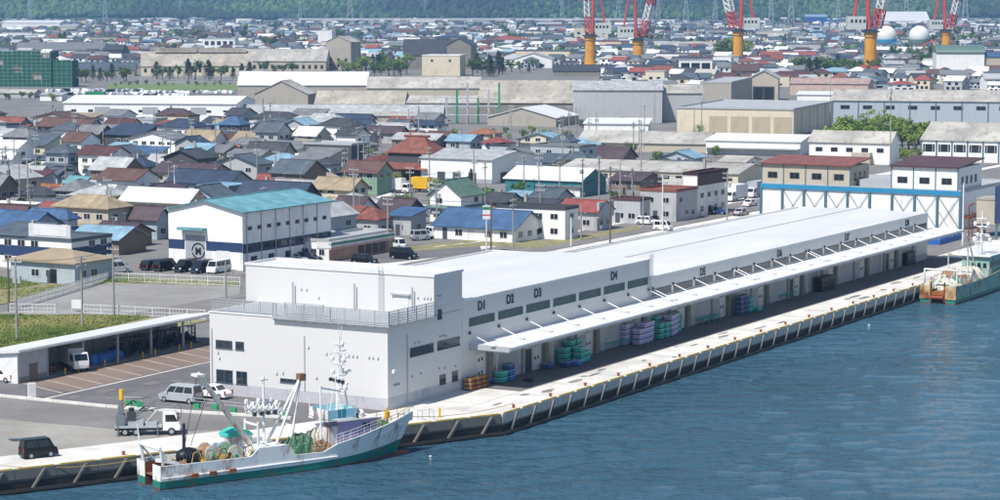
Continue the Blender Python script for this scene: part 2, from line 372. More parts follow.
# --- quay wall: concrete bays, raking fenders, yellow kerb
def quay_run(label, org, dirv, nrm, length, bay, flip, face='quay_face', low_m='concrete_dark'):
    rz = math.atan2(dirv.y, dirv.x)
    t = thing('quay_wall', label, 'quay wall', (org.x, org.y, 0), rz)
    sgn = -1      # outward is local -y
    n = int(length/bay)
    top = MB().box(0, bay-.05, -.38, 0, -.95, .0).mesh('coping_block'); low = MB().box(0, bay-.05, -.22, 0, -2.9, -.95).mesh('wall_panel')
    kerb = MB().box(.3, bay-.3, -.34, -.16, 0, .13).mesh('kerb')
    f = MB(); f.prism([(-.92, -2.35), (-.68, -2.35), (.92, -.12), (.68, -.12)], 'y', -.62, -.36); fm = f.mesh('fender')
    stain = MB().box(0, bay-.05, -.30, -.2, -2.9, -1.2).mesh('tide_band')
    ins = MB().box(.12, bay-.17, -.385, -.36, -.8, -.16).mesh('coping_face')
    for k in range(n):
        x = k*bay
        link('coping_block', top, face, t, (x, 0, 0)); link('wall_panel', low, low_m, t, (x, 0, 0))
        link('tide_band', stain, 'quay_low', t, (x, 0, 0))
        link('fender', fm, 'fender', t, (x+bay*.5, 0, 0))
        if k % 2 == 0: link('kerb', kerb, 'paint_yellow', t, (x, 0, 0))
        else: link('kerb', kerb, 'paint_yellow', t, (x, 0, 0))
    MB().box(-.02, length, -.05, 0, -2.9, -.1).build('backing', 'quay_low', t)
    MB().tube((0,-.55,-2.05), (length,-.55,-2.05), .28, 8).build('rubber_fender', 'rubber', t)
    return t
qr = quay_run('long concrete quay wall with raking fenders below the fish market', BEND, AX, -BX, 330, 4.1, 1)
ql = quay_run('concrete quay wall behind the white trawler, left of the bend', QP(131.2), QL, QN, 131.2, 4.1, 1, 'quay_left', 'quay_left')
b0 = MB().lathe([(.17,0),(.14,.05),(.12,.2),(.2,.26),(.21,.32),(.16,.37),(.04,.38)], 10).mesh('bollard')
for k in range(24):
    p = ST(8.1 + 8.23*k, -10.5)
    tag(link('bollard', b0, 'rust_red', None, p), 'small rusty red mooring bollard on the quay edge', 'bollard', 'bollards on the long quay')
for k in range(6):
    p = QP(16 + 13*k, -.8)
    tag(link('bollard', b0, 'rust', None, p), 'dark brown mooring bollard on the quay edge beside the white trawler', 'bollard', 'bollards on the left quay')
# ================================================================ fish market
mkt = thing('fish_market_building', 'long white fish market hall with grey front and letters D1 to D8', 'market hall', O, pi/2 - AA)
BAY = 6.575
def mpart(name, mat, mb, **k): return mb.build(name, mat, mkt, **k)
WD = 23.0
# near block
mpart('base_course', 'market_grey', MB().box(-.03, 15.4, -.03, 22.83, 0, 1.3))
mpart('wall', 'market_white', MB().box(0, 15.4, 0, 22.8, 1.3, 8.95))
mpart('wall_coping', 'steel_white', MB().box(-.08, 9.4, -.08, 22.9, 8.95, 9.07))
mpart('terrace', 'galv', MB().box(.3, 9.35, .3, 22.5, 9.07, 9.09))
mpart('upper_wall', 'market_white', MB().box(9.4, 15.42, -.01, 24.6, 9.0, 13.1))
mpart('upper_wall', 'market_white', MB().box(10.0, 15.4, 22.8, 24.6, 0, 9.0))
p = MB(); p.box(9.3, 15.55, -.12, .22, 13.1, 13.38).box(9.3, 15.55, 24.4, 24.7, 13.1, 13.38).box(9.3, 9.6, .22, 24.4, 13.1, 13.38).box(15.2, 15.55, .22, 24.4, 13.1, 13.38)
mpart('parapet', 'steel_white', p)
mpart('roof_sheet', 'roof_white', MB().box(9.6, 15.2, .2, 24.4, 13.1, 13.13))
# halls
def hall(s0, s1, h):
    mpart('wall', 'market_white', MB().box(s0, s1, 0, WD, 0, h-.25))
    p = MB(); p.box(s0, s1, -.05, .25, h-.25, h).box(s0, s1, WD-.25, WD+.05, h-.25, h).box(s0, s0+.25, .25, WD-.25, h-.25, h).box(s1-.25, s1, .25, WD-.25, h-.25, h)
    mpart('parapet', 'steel_white', p)
    n = int((s1-s0-.5)/BAY); w = (s1-s0-.54)/n
    for k in range(n):                       # roof laid in bays with a raised cap over every joint
        a = s0+.27+k*w
        mpart('roof_sheet', 'roof_white', MB().add([(a,.25,h-.2),(a+w-.005,.25,h-.2),(a+w-.005,WD/2,h+.28),(a,WD/2,h+.28),(a,WD-.25,h-.2),(a+w-.005,WD-.25,h-.2)], [(0,1,2,3),(3,2,5,4)]))
hall(15.45, 62.75, 10.0); hall(62.8, 168.0, 7.7)
mpart('roof_upstand', 'steel_white', MB().box(62.8, 168, 11.6, 11.75, 7.98, 8.1))
# windows of the front
def band(w, h, n, gl):
    mb = MB(); mb.box(0, w, -.06, 0, 0, h, 1)
    for i in range(n):
        a = w*i/n + .06; b = w*(i+1)/n - .06
        mb.add([(a,-.064,.07),(b,-.064,.07),(b,-.064,h-.07),(a,-.064,h-.07)], [(0,1,2,3)], 0)
    mb.box(-.06, w+.06, -.13, .0, -.07, -.002, 2)
    return mb
bandA = band(5.65, .92, 11, 0).mesh('window'); bandB = band(5.65, .92, 14, 0).mesh('window')
for i in range(7):
    s0 = 16.95 + i*BAY
    link('window', bandA if i % 2 == 0 else bandA, ['glass_green', 'frame_dark', 'steel_white'], mkt, (s0, 0, 6.84))
for i in range(16):
    s0 = 63.35 + i*6.555
    link('window', bandB, ['glass', 'frame_dark', 'steel_white'], mkt, (s0, 0, 5.12))
# canopy
cp = MB(); cp.prism([(0.0, 4.62), (0.0, 4.92), (-5.1, 4.80), (-5.15, 4.42), (-5.0, 4.42), (-4.95, 4.6)], 'x', 17.0, 171.2)
can = mpart('canopy', 'canopy_white', cp)
MB().box(17.0, 171.2, -5.27, -5.16, 4.5, 4.68).build('gutter', 'galv', can)
MB().box(16.85, 17.0, -5.15, 0, 4.35, 4.9).build('end_beam', 'galv', can)
for i in range(24):
    a = 17 + i*6.575
    MB().box(a, a+.25, -4.9, -.05, 4.2, 4.6).build('beam', 'galv', can)
strut = MB().tube((0, -.02, 6.12), (0, -3.1, 4.92), .065, 8).mesh('strut'); plate = MB().box(-.3, .3, -3.4, -2.85, 4.86, 4.93).mesh('foot_plate'); lug = MB().box(-.14, .14, -.2, 0, 5.98, 6.3).mesh('wall_bracket')
for i in range(24):
    for s0 in ([16.95+i*BAY] if i not in (7, 15, 11) else [16.95+i*BAY-.7, 16.95+i*BAY+.5]):
        if s0 > 167.5: continue
        st_ = link('strut', strut, 'steel_white', mkt, (s0, 0, 0)); link('foot_plate', plate, 'galv', st_); link('wall_bracket', lug, 'dark_steel', st_)
# ground floor under the canopy
shut = MB().box(0, 4.6, -.05, 0, 0, 3.9).mesh('shutter'); pil = MB().box(0, .9, -.45, 0, 0, 4.4).mesh('pilaster'); pipe = MB().tube((0, -.35, 0), (0, -.35, 4.5), .09, 8).mesh('downpipe')
dp = MB().box(0, 1.7, -.12, 0, 0, 3.6); 
doorp = dp.mesh('door'); dwin = MB().box(0, .32, -.15, -.11, 0, .36).mesh('door_window')
for k in range(11):
    b0_ = 18.45 + k*13.15
    for (dx, w) in ((-1.2, 0),):
        d = link('door', doorp, 'steel_white', mkt, (b0_, 0, 0))
        for (x, z) in ((.25, 2.7), (.95, 2.75), (.25, 1.2), (.95, 1.25)): link('door_window', dwin, 'black', d, (x, 0, z))
    link('pilaster', pil, 'concrete_dark', mkt, (b0_+2.3, 0, 0)); link('downpipe', pipe, 'steel_white', mkt, (b0_+4.1, 0, 0))
    link('shutter', shut, 'market_grey', mkt, (b0_+5.2, 0, 0))
    if k % 2: link('downpipe', pipe, 'steel_white', mkt, (b0_+8.6, 0, 0))
    link('column', MB().box(0,.35,-.35,0,0,4.4).mesh('column'), 'galv', mkt, (b0_+10.4, 0, 0))
    MB().box(0, 1.9, -.04, 0, 0, 2.6).build('service_door', 'market_grey' if k % 3 else 'dark_steel', mkt, (b0_+10.95, 0, 0))
mpart('base_course', 'market_grey', MB().box(15.45, 168, -.02, 0, 0, 1.1))
# windows of the near block
def window(w, h, cols, rows=1):
    mb = MB(); mb.box(0, w, -.05, 0, 0, h, 1)
    for i in range(cols):
        for j in range(rows):
            a = w*i/cols+.05; b = w*(i+1)/cols-.05; c = h*j/rows+.05; d = h*(j+1)/rows-.05
            mb.add([(a,-.055,c),(b,-.055,c),(b,-.055,d),(a,-.055,d)], [(0,1,2,3)], 0)
    mb.box(-.06, w+.06, -.12, 0, -.06, -.003, 1)
    return mb
GL = ['glass', 'frame_dark']
for (s0, s1, z0, z1, c) in [(4.45,9.25,5.1,6.02,8),(10.1,14.85,5.1,6.05,8),(10.55,11.8,1.25,2.3,2),(13.2,14.4,1.25,2.32,2),(10.15,11.0,8.45,9.5,1)]:
    mpart('window', GL, window(s1-s0, z1-z0, c), loc=(s0, 0, z0))
for (t1, t0, z0, z1, c) in [(21.98,19.8,5.13,5.98,2),(19.36,18.26,5.13,5.98,1),(21.96,19.79,1.37,2.75,2),(19.3,17.9,1.37,2.75,2),(13.55,10.98,2.05,2.42,3)]:
    mpart('window', GL, window(t1-t0, z1-z0, c), loc=(0, t1, z0), rz=-pi/2)
# pipes, seams, vents
for (t0, z0, z1) in ((10.4, 1.3, 7.2), (22.5, 1.0, 7.2)): mpart('downpipe', 'galv', MB().box(-.09, 0, t0-.06, t0+.06, z0, z1))
for (s0, z0, z1) in ((3.85, .3, 7.6),): mpart('downpipe', 'galv', MB().box(s0-.06, s0+.06, -.09, 0, z0, z1))
for t0 in (18.0, 9.9, 2.5): mpart('vent_stack', 'galv', MB().tube((9.0, t0, 9.0), (9.0, t0, 11.9 if t0 < 15 else 11.6), .1, 6))
hood = MB().add([(-.1,-.0,-.12),(.1,0,-.12),(.1,-.17,-.12),(-.1,-.17,-.12),(-.1,0,.12),(.1,0,.12)], [(0,1,5,4),(3,0,4),(1,2,5),(2,3,4,5),(3,2,1,0)]).mesh('vent_hood')
for (t0, z) in [(9.9,6.1),(7.6,5.6),(7.1,5.6),(5.4,5.6),(4.8,5.6),(4.3,5.6),(3.8,5.6),(2.3,5.6),(1.8,5.6),(1.2,5.6),(14.0,3.0),(13.2,3.1),(11.4,3.1),(8.9,2.9),(21.7,4.7),(21.5,4.1)]:
    link('vent_hood', hood, 'galv', mkt, (0, t0, z), -pi/2)
for (t0, z) in [(17.1,10.9),(16.4,10.9),(14.8,10.1),(1.2,10.9),(.8,10.9),(.4,10.9),(2.0,10.9)]: link('vent_hood', hood, 'galv', mkt, (9.4, t0, z), -pi/2)
for (s0, z) in [(1.2,2.6),(1.5,2.6),(1.8,2.6),(2.1,2.6),(4.8,3.0),(6.6,3.1),(10.4,3.1),(11.6,3.0),(13.9,2.9),(5.4,6.5),(6.2,6.5),(10.6,6.6),(11.2,6.6),(11.8,6.5),(9.9,11.0),(10.3,11.0),(10.7,11.0)]:
    link('vent_hood', hood, 'galv', mkt, (s0, 0, z))
mpart('floodlight', 'steel_white', MB().box(.4,.85,-.55,-.25,3.95,4.3).box(.58,.66,-.3,0,4.1,4.2))
# balustrades
def rail(p, q, z0, h, name='railing', mat='galv'):
    p = V(p); q = V(q); L_ = (q-p).length; d = (q-p).normalized(); mb = MB()
    n = max(2, int(L_/1.75))
    for i in range(n+1):
        c = p+d*(L_*i/n); mb.box(c.x-.045, c.x+.045, c.y-.045, c.y+.045, z0, z0+h)
    m_ = int(L_/.22)
    for i in range(m_):
        c = p+d*(L_*(i+.5)/m_); mb.box(c.x-.022, c.x+.022, c.y-.022, c.y+.022, z0+.08, z0+h-.05)
    for z in (.08, .35, .62, .9, 1.18, h): 
        a = p; b = q; mb.tube((a.x,a.y,z0+z), (b.x,b.y,z0+z), .036, 4)
    return mb.build(name, mat, mkt)
rail((.25, 22.6, 0), (.25, 14.2, 0), 8.97, 1.5); rail((-.35, 14.2, 0), (-.35, -.4, 0), 8.97, 1.55); rail((-.35, -.4, 0), (8.9, -.4, 0), 8.97, 1.55); rail((1.6, 14.0, 0), (1.6, 9.0, 0), 9.05, 1.35)
mpart('walkway', 'galv', MB().box(-.5, 0, -.5, 14.3, 8.86, 8.95)); mpart('walkway', 'galv', MB().box(0, 9.1, -.5, 0, 8.86, 8.95))
for i in range(12): mpart('walkway_bracket', 'galv', MB().box(-.42, 0, i*1.25+.3, i*1.25+.4, 8.7, 8.86))
def ladder(x, y, z0, z1, dx, dy, name='ladder'):
    mb = MB()
    for k in (-.25, .25): mb.tube((x+dx*k, y+dy*k, z0), (x+dx*k, y+dy*k, z1), .035, 5)
    z = z0+.2
    while z < z1: mb.tube((x-dx*.25, y-dy*.25, z), (x+dx*.25, y+dy*.25, z), .022, 4); z += .3
    return mb.build(name, 'galv', mkt)
ladder(9.2, 6.6, 9.1, 14.0, 0, 1); ladder(62.9, -.25, 7.7, 10.7, 1, 0); ladder(62.3, -.25, 4.9, 10.6, 1, 0)
# panel outline and roof access frames on the upper block
mpart('door', 'market_white', MB().box(9.34, 9.4, 3.2, 5.0, 9.1, 11.2)); mpart('duct', 'galv', MB().box(9.1, 9.35, 2.9, 5.3, 10.95, 11.1))
# lettering
def text(body, size, mat, parent, loc, rot, name='lettering', ext=.02, bold=.025):
    cu = bpy.data.curves.new(name, 'FONT'); cu.body = body; cu.size = size; cu.extrude = ext; cu.offset = bold; cu.align_x = 'CENTER'
    tmp = bpy.data.objects.new(name, cu); col.objects.link(tmp)
    me = bpy.data.meshes.new_from_object(tmp); bpy.data.objects.remove(tmp); bpy.data.curves.remove(cu)
    o = link(name, me, mat, parent, loc); o.rotation_euler = rot; return o
for k, s0 in enumerate((19.7, 26.2, 32.8, 52.5, 78.8, 105.0, 131.4, 158.0)):
    text('D%d' % (k+1), 1.45, 'letter', mkt, (s0, -.05 if k > 3 else -.05, 8.42 if k < 4 else 6.3), (pi/2, 0, 0))
# ================================================================ yard shed
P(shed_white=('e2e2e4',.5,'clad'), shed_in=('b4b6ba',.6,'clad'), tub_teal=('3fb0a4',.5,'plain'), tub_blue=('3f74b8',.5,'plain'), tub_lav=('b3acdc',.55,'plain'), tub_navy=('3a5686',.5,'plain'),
  tub_teal_rim=('7fd0c6',.5,'plain'), tub_blue_rim=('79a6dc',.5,'plain'), tub_lav_rim=('d6d2ee',.5,'plain'), tub_navy_rim=('6d87b4',.5,'plain'), tub_fill=('cfc7b4',.8,'net'), wood=('a98a5d',.8,'rusty'), tarp_blue=('2f63a8',.5,'plain'), pole_conc=('9b9a96',.7,'conc'), pole_brown=('6f625a',.7,'conc'), insul=('d9d9d6',.4,'plain'),
  car_black=('16181e',.25,'plain'), car_white=('e9e9ea',.3,'plain'), car_silver=('aeb2b8',.3,'plain'), car_navy=('1d2740',.3,'plain'), car_blue=('28477f',.35,'plain'), tyre=('1b1b1c',.8,'plain'), hub=('9a9da1',.4,'plain'),
  lamp_red=('a02a22',.3,'plain'), lamp_white=('e8e8e2',.2,'plain'), signal_yellow=('e0b02a',.5,'plain'), mach_grey=('6f757c',.5,'plain'), mach_green=('2e8a5c',.5,'plain'), carg=('22292f',.1,'glass'))
sh = thing('open_shed', 'long open-fronted white shed sheltering forklifts and a truck', 'shed', ST(-5.3, 45.4), pi/2-AA)
L_ = 38.0; DP = 6.5
MB().box(0, .2, 0, DP, 0, 2.9).add([(0,0,2.9),(0,DP,2.9),(0,0,3.62),(.2,0,2.9),(.2,DP,2.9),(.2,0,3.62)], [(0,1,2),(3,5,4),(0,2,5,3),(1,4,5,2)]).build('end_wall', 'shed_white', sh)
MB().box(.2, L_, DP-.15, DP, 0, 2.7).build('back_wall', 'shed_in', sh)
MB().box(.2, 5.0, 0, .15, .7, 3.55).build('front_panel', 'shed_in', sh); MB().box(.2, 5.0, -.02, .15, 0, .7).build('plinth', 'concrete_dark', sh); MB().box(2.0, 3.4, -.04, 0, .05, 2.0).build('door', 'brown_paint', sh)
MB().box(5.0, L_, 0, DP, .0, .12).build('floor_slab', 'concrete_dark', sh)
rf = MB(); rf.prism([(-.5, 3.6), (-.5, 3.86), (DP+.3, 2.96), (DP+.3, 2.76)], 'x', -.35, L_).build('roof', 'roof_white', sh)
MB().box(-.35, L_, -.62, -.52, 3.55, 3.75).build('gutter', 'steel_white', sh)
for k in range(6):
    MB().box(0, .22, 0, .22, 0, 3.6).build('post', 'galv', sh, (5.2+k*6.4, .1, 0)); MB().box(0, .18, 0, .18, .12, 2.8).build('post', 'galv', sh, (8.2+k*6.4, DP-.4, 0))
# ================================================================ vehicles
wheel_m = MB()
wheel_m.prism([(.32*cos(a), .32*sin(a)) for a in [2*pi*i/14 for i in range(14)]], 'y', -.11, .11, 0).prism([(.19*cos(a), .19*sin(a)) for a in [2*pi*i/10 for i in range(10)]], 'y', -.115, .115, 1)
wheel_me = wheel_m.mesh('wheel')
def add_wheels(t, xs, w, r=.32):
    for x in xs:
        for s in (-1, 1): link('wheel', wheel_me, ['tyre', 'hub'], t, (x, s*(w/2-.1), r), 0, (r/.32, 1, r/.32))
def quad_panes(mb, q, cells, m, off=.012):
    """inset panes on a side given by 4 corners (bottom-left, bottom-right, top-right, top-left)"""
    q = [V(p) for p in q]; n = (q[1]-q[0]).cross(q[3]-q[0]).normalized()
    def at(a, b): return (q[0]*(1-a)+q[1]*a)*(1-b) + (q[3]*(1-a)+q[2]*a)*b + n*off
    for (a0, a1, b0, b1) in cells: mb.add([at(a0,b0), at(a1,b0), at(a1,b1), at(a0,b1)], [(0,1,2,3)], m)
def car(kind, paint, loc, head, label, group=None, name='parked_car', cat='car'):
    """head: degrees from +Y towards +X that the nose points to"""
    D = dict(kei=(3.4,1.48,1.85), van=(4.7,1.72,1.95), suv=(4.4,1.75,1.6), sedan=(4.4,1.7,1.45), bus=(4.7,1.7,2.0))[kind]
    L, W, Hh = D
    t = thing(name, label, cat, loc, pi/2-R(head), group)
    b0 = .28; belt = {'kei':1.0,'van':1.05,'suv':.95,'sedan':.88,'bus':1.05}[kind]
    nose = {'kei':.35,'van':.75,'suv':1.05,'sedan':1.1,'bus':.25}[kind]; tail = {'kei':.02,'van':.05,'suv':.1,'sedan':.75,'bus':.02}[kind]
    wsl = {'kei':.45,'van':.75,'suv':.65,'sedan':.75,'bus':.4}[kind]; rsl = {'kei':.12,'van':.2,'suv':.4,'sedan':.6,'bus':.1}[kind]
    x0, x1 = -L/2, L/2; hw = W/2
    mb = MB()
    prof = [(x0+.05,b0),(x1-.1,b0),(x1,b0+.25),(x1-.03,belt-.28),(x1-nose*.35,belt-.06),(x1-nose,belt),(x0+tail,belt),(x0,belt-.25),(x0,b0+.2)]
    # body: slightly barrelled sides
    secs = [[(x, -hw, z) if 0 else (x*.985, -hw+.06, z) for x, z in prof], [(x, -hw, z) for x, z in prof], [(x, hw, z) for x, z in prof], [(x*.985, hw-.06, z) for x, z in prof]]
    secs = [[(x*.985, -hw, z) for x, z in prof], [(x, -hw+.12, z) for x, z in prof], [(x, hw-.12, z) for x, z in prof], [(x*.985, hw, z) for x, z in prof]]
    mb.loft(secs, 0, True, True)
    mb.build('body', paint, t)
    # greenhouse
    gx0, gx1 = x0+tail+.02, x1-nose; tx0, tx1 = gx0+rsl, gx1-wsl; ti = .16
    zb, zt = belt-.01, Hh
    c = [(gx0,-hw+.02,zb),(gx1,-hw+.02,zb),(gx1,hw-.02,zb),(gx0,hw-.02,zb),(tx0,-hw+ti,zt),(tx1,-hw+ti,zt),(tx1,hw-ti,zt),(tx0,hw-ti,zt)]
    cab = MB(); cab.add(c, [(4,5,6,7),(0,1,5,4),(1,2,6,5),(2,3,7,6),(3,0,4,7)], 0)
    side = [(.05,.3,.12,.82),(.33,.62,.12,.82),(.65,.94,.12,.82)] if kind != 'kei' else [(.06,.47,.1,.84),(.51,.93,.1,.84)]
    quad_panes(cab, [c[0],c[1],c[5],c[4]], side, 1); quad_panes(cab, [c[2],c[3],c[7],c[6]], side, 1)
    quad_panes(cab, [c[1],c[2],c[6],c[5]], [(.05,.95,.08,.92)], 1); quad_panes(cab, [c[3],c[0],c[4],c[7]], [(.07,.93,.15,.88)], 1)
    cab.build('cabin', [paint, 'carg'], t, fix=False)
    for s in (-1, 1):
        MB().box(x1-.12, x1+.012, s*(hw-.22)-.16, s*(hw-.22)+.16, belt-.42, belt-.24).build('headlight', 'lamp_white', t)
        MB().box(x0-.012, x0+.1, s*(hw-.14)-.09, s*(hw-.14)+.09, belt-.4, belt+.05).build('tail_light', 'lamp_red', t)
        MB().box(gx1-.5, gx1-.36, s*hw-.02 if s > 0 else s*hw-.16, s*hw+.16 if s > 0 else s*hw+.02, belt+.02, belt+.16).build('mirror', paint, t)
    MB().box(x0-.04, x1+.04, -hw+.06, hw-.06, b0-.02, b0+.22).build('bumper', 'dark_steel' if paint != 'car_white' else paint, t)
    add_wheels(t, (x0+.72, x1-.75), W)
    return t
def truck(paint, loc, head, label, body='box', L=6.0, name='truck', bodymat='car_white', W=2.0, hbox=2.6):
    t = thing(name, label, 'truck', loc, pi/2-R(head)); x1 = L/2; x0 = -L/2; hw = W/2
    cab = MB(); p = [(x1-1.7,.5),(x1-.05,.5),(x1,.9),(x1-.03,1.35),(x1-.42,2.15),(x1-.6,2.25),(x1-1.7,2.25)]
    cab.prism(p, 'y', -hw+.06, hw-.06, 0)
    quad_panes(cab, [(x1-.03,-hw+.06,1.35),(x1-.03,hw-.06,1.35),(x1-.42,hw-.06,2.15),(x1-.42,-hw+.06,2.15)], [(.06,.94,.05,.95)], 1)
    for s in (-1, 1):
        y = s*(hw-.06)+s*.012; q = [(x1-1.45,y,1.35),(x1-.25,y,1.35),(x1-.55,y,2.05),(x1-1.45,y,2.05)]; cab.add(q, [(0,1,2,3)], 1)
        cab.box(x1-.02, x1+.015, s*.62-.16, s*.62+.16, .72, .92, 2)
    cab.build('cab', [paint, 'carg', 'lamp_white'], t, fix=False)
    MB().box(x0, x1-.3, -.42, .42, .45, .75).build('chassis', 'dark_steel', t)
    if body == 'box': MB().box(x0, x1-1.8, -hw, hw, .8, hbox+.3).build('cargo_box', bodymat, t)
    elif body == 'flat':
        MB().box(x0, x1-1.8, -hw, hw, .78, .95).build('flat_bed', 'galv', t)
    add_wheels(t, (x0+1.0, x1-.85), W, .38)
    for s in (-1, 1): MB().box(x1-.3, x1-.18, s*(hw+.12)-.1, s*(hw+.12)+.1, 1.45, 1.9).build('mirror', 'black', t)
    return t
def heading(u0, v0, u1, v1):
    d = G(u1, v1)-G(u0, v0); return math.degrees(math.atan2(d.x, d.y))
car('kei', 'car_black', G(38.5,457), 58, 'small black van with its tailgate open on the quay apron', name='parked_van', cat='van')
vt = [o for o in bpy.data.objects if o.name == 'parked_van'][0]
MB().add([(-1.7,-.66,1.8),(-1.7,.66,1.8),(-2.75,.62,1.86),(-2.75,-.62,1.86),(-1.7,-.66,1.85),(-1.7,.66,1.85),(-2.75,.62,1.9),(-2.75,-.62,1.9)], [(0,1,2,3),(4,5,6,7),(0,1,5,4),(1,2,6,5),(2,3,7,6),(3,0,4,7)]).build('tailgate', 'car_black', vt)
car('van', 'car_silver', G(181,402), -62, 'silver minivan parked in the yard beside the market', name='parked_van', cat='van')
car('sedan', 'car_white', G(212,397.5), -62, 'white car parked beside the silver minivan, nearest the market wall')
car('sedan', 'car_white', G(0,381), -62, 'white car cut off by the left edge beside the shed')
# working truck with drilling gear
ct = truck('car_white', G(148,434), 84, 'white flatbed truck carrying a rig with a yellow mast', 'flat', 6.4, 'rig_truck')
r = MB(); r.box(-3.1,-2.2,-.7,.7,.95,2.0).box(-2.9,-2.35,-.45,.45,2.0,2.9).box(-2.75,-2.45,-.3,.3,2.9,3.5).build('winch_housing', 'mach_grey', ct)
MB().tube((-2.55,0,2.6), (-2.55,0,4.5), .22, 10).build('mast_cap', 'signal_yellow', ct)
b = MB()
for y in (-.35, .35):
    b.tube((-2.1,y,1.2), (.8,y,3.1), .05, 5).tube((-2.1,y,1.55), (.8,y,3.45), .05, 5)
    for k in range(9):
        a = k/8; b.tube((-2.1+2.9*a,y,1.2+1.9*a), (-2.1+2.9*min(1,a+.125),y,1.55+1.9*min(1,a+.125)), .03, 4)
for k in range(9): a = k/8; b.tube((-2.1+2.9*a,-.35,1.38+1.9*a), (-2.1+2.9*a,.35,1.38+1.9*a), .03, 4)
b.build('lattice_boom', 'mach_grey', ct)
MB().path([(-.6,.3,2.2),(1.2,.3,2.55),(2.4,.2,2.6),(2.9,.2,2.95)], .09, 6).path([(2.9,.2,2.95),(3.3,.2,2.6),(3.2,.2,1.5)], .05, 5).build('hose_arm', 'mach_grey', ct)
MB().box(-1.9,-.4,-.8,.8,.96,1.5).box(-.2,.9,-.7,.7,.96,1.3).build('tool_box', 'galv', ct)
MB().path([(-2.2,-.5,2.9),(-1.0,-.5,3.2),(-.5,-.5,3.2)], .03, 5).box(-1.0,-.45,-.6,.2,2.8,3.25).build('control_cabinet', 'mach_green', ct)
MB().box(-2.0,-1.2,-.85,-.2,1.5,2.3).tube((-1.6,.3,1.5),(-1.6,.3,2.6),.28,10).build('engine_unit','dark_steel',ct); MB().path([(-2.4,.5,2.6),(-1.4,.6,3.3),(-.2,.5,2.4),(.6,.6,2.2)],.06,5).build('hydraulic_hose','black',ct); MB().tube((-.1,-.5,1.3),(1.0,-.4,2.5),.1,6).build('jib_ram','galv',ct)
for x in (-2.9, 1.0):
    for s in (-1, 1): MB().box(x-.06,x+.06,s*1.05-.06,s*1.05+.06,.02,1.0).box(x-.2,x+.2,s*1.05-.2,s*1.05+.2,0,.05).build('outrigger', 'mach_grey', ct)
add_wheels(ct, (-1.1,), 2.0, .38)
# green jersey barriers and guard rail by the yard edge
gb = MB().prism([(-.22,0),(.22,0),(.1,.55),(-.1,.55)], 'x', -.3, .3).mesh('green_barrier')
for k, (u, v) in enumerate(((129,405),(137,405.5),(197,408.5),(215,409.5),(233.5,412.5),(284,418))):
    tag(link('green_barrier', gb, 'mach_green', None, G(u,v), -.3), ['green barrier block behind the rig truck, left of the pair','green barrier block behind the rig truck, right of the pair','green barrier block in front of the silver minivan','green barrier block in front of the white parked car','green barrier block under the twin booms of the trawler','green barrier block behind the purple wheelhouse trawler mast'][k], 'barrier')
for i, (a, b_) in enumerate((((124,404),(142,404.5)), ((190,404.5),(290,416)))):
    p = G(*a); q = G(*b_); t = thing('guard_rail', ['short pipe guard rail behind the rig truck', 'long pipe guard rail between minivan and trawler'][i], 'guard rail', p, math.atan2((q-p).y, (q-p).x)); n = (q-p).length
    MB().tube((0,0,.75), (n,0,.75), .04, 5).tube((0,0,.42), (n,0,.42), .04, 5).build('rail', 'galv', t)
    for k in range(int(n/2)+1): MB().tube((k*2,0,0), (k*2,0,.78), .045, 5).build('post', 'galv', t)
# truck, forklifts and stores inside the shed
truck('car_white', ST(5.9, 46.6), 150, 'white truck with a pale cargo box parked inside the open shed', 'box', 5.4, 'truck', 'concrete', 1.9, 2.3)
def forklift(loc, head, label):
    t = thing('forklift', label, 'forklift', loc, pi/2-R(head), 'forklifts in the open shed')
    MB().box(-1.0,.5,-.5,.5,.35,.85).box(-1.15,-.5,-.5,.5,.3,1.15).build('body', 'car_navy', t)
    c = MB()
    for x in (-.75,.4):
        for y in (-.45,.45): c.tube((x,y,.8), (x+.08 if x < 0 else x-.12,y*.9,2.05), .04, 5)
    c.box(-.72,.32,-.45,.45,2.03,2.1); c.build('overhead_guard', 'black', t)
    m = MB()
    for y in (-.3,.3): m.box(.62,.74,y-.06,y+.06,.1,2.25).box(.74,1.7,y-.06,y+.06,.12,.18)
    m.box(.62,.74,-.3,.3,1.2,1.3).box(.62,.74,-.3,.3,2.15,2.25); m.build('mast', 'dark_steel', t)
    MB().box(-.5,-.05,-.22,.22,.85,1.0).box(-.55,-.45,-.22,.22,1.0,1.4).build('seat', 'black', t)
    add_wheels(t, (-.8,.35), 1.05, .28); return t
for k in range(9):
    forklift(ST(16.4+k*1.75, 48.2+(k % 2)*.7), 119+random.uniform(-8,8), 'dark forklift in the row parked at the far end of the open shed')
def crate_mesh(l, w, h):
    m = MB(); e = .05
    m.box(-l/2,l/2,-w/2,-w/2+e,.1,h-.14).box(-l/2,l/2,w/2-e,w/2,.1,h-.14).box(-l/2,-l/2+e,-w/2+e,w/2-e,.1,h-.14).box(l/2-e,l/2,-w/2+e,w/2-e,.1,h-.14).box(-l/2+e,l/2-e,-w/2+e,w/2-e,.1,.16)
    q = .055
    m.box(-l/2-q,l/2+q,-w/2-q,-w/2+e,h-.14,h,1).box(-l/2-q,l/2+q,w/2-e,w/2+q,h-.14,h,1).box(-l/2-q,-l/2+e,-w/2+e,w/2-e,h-.14,h,1).box(l/2-e,l/2+q,-w/2+e,w/2-e,h-.14,h,1)
    m.box(-l/2+e,l/2-e,-w/2+e,w/2-e,h-.2,h-.12,3)
    for x in (-l/2+.06, -.1, l/2-.26): m.box(x,x+.2,-w/2+.03,w/2-.03,0,.1,2)
    for x in (-l/3, 0, l/3): m.box(x-.03,x+.03,-w/2-.03,-w/2,.12,h-.16,0)
    return m.mesh('fish_tub')
tubs = {c: crate_mesh(1.25, .98, .64) for c in ('tub_teal','tub_blue','tub_lav','tub_navy')}
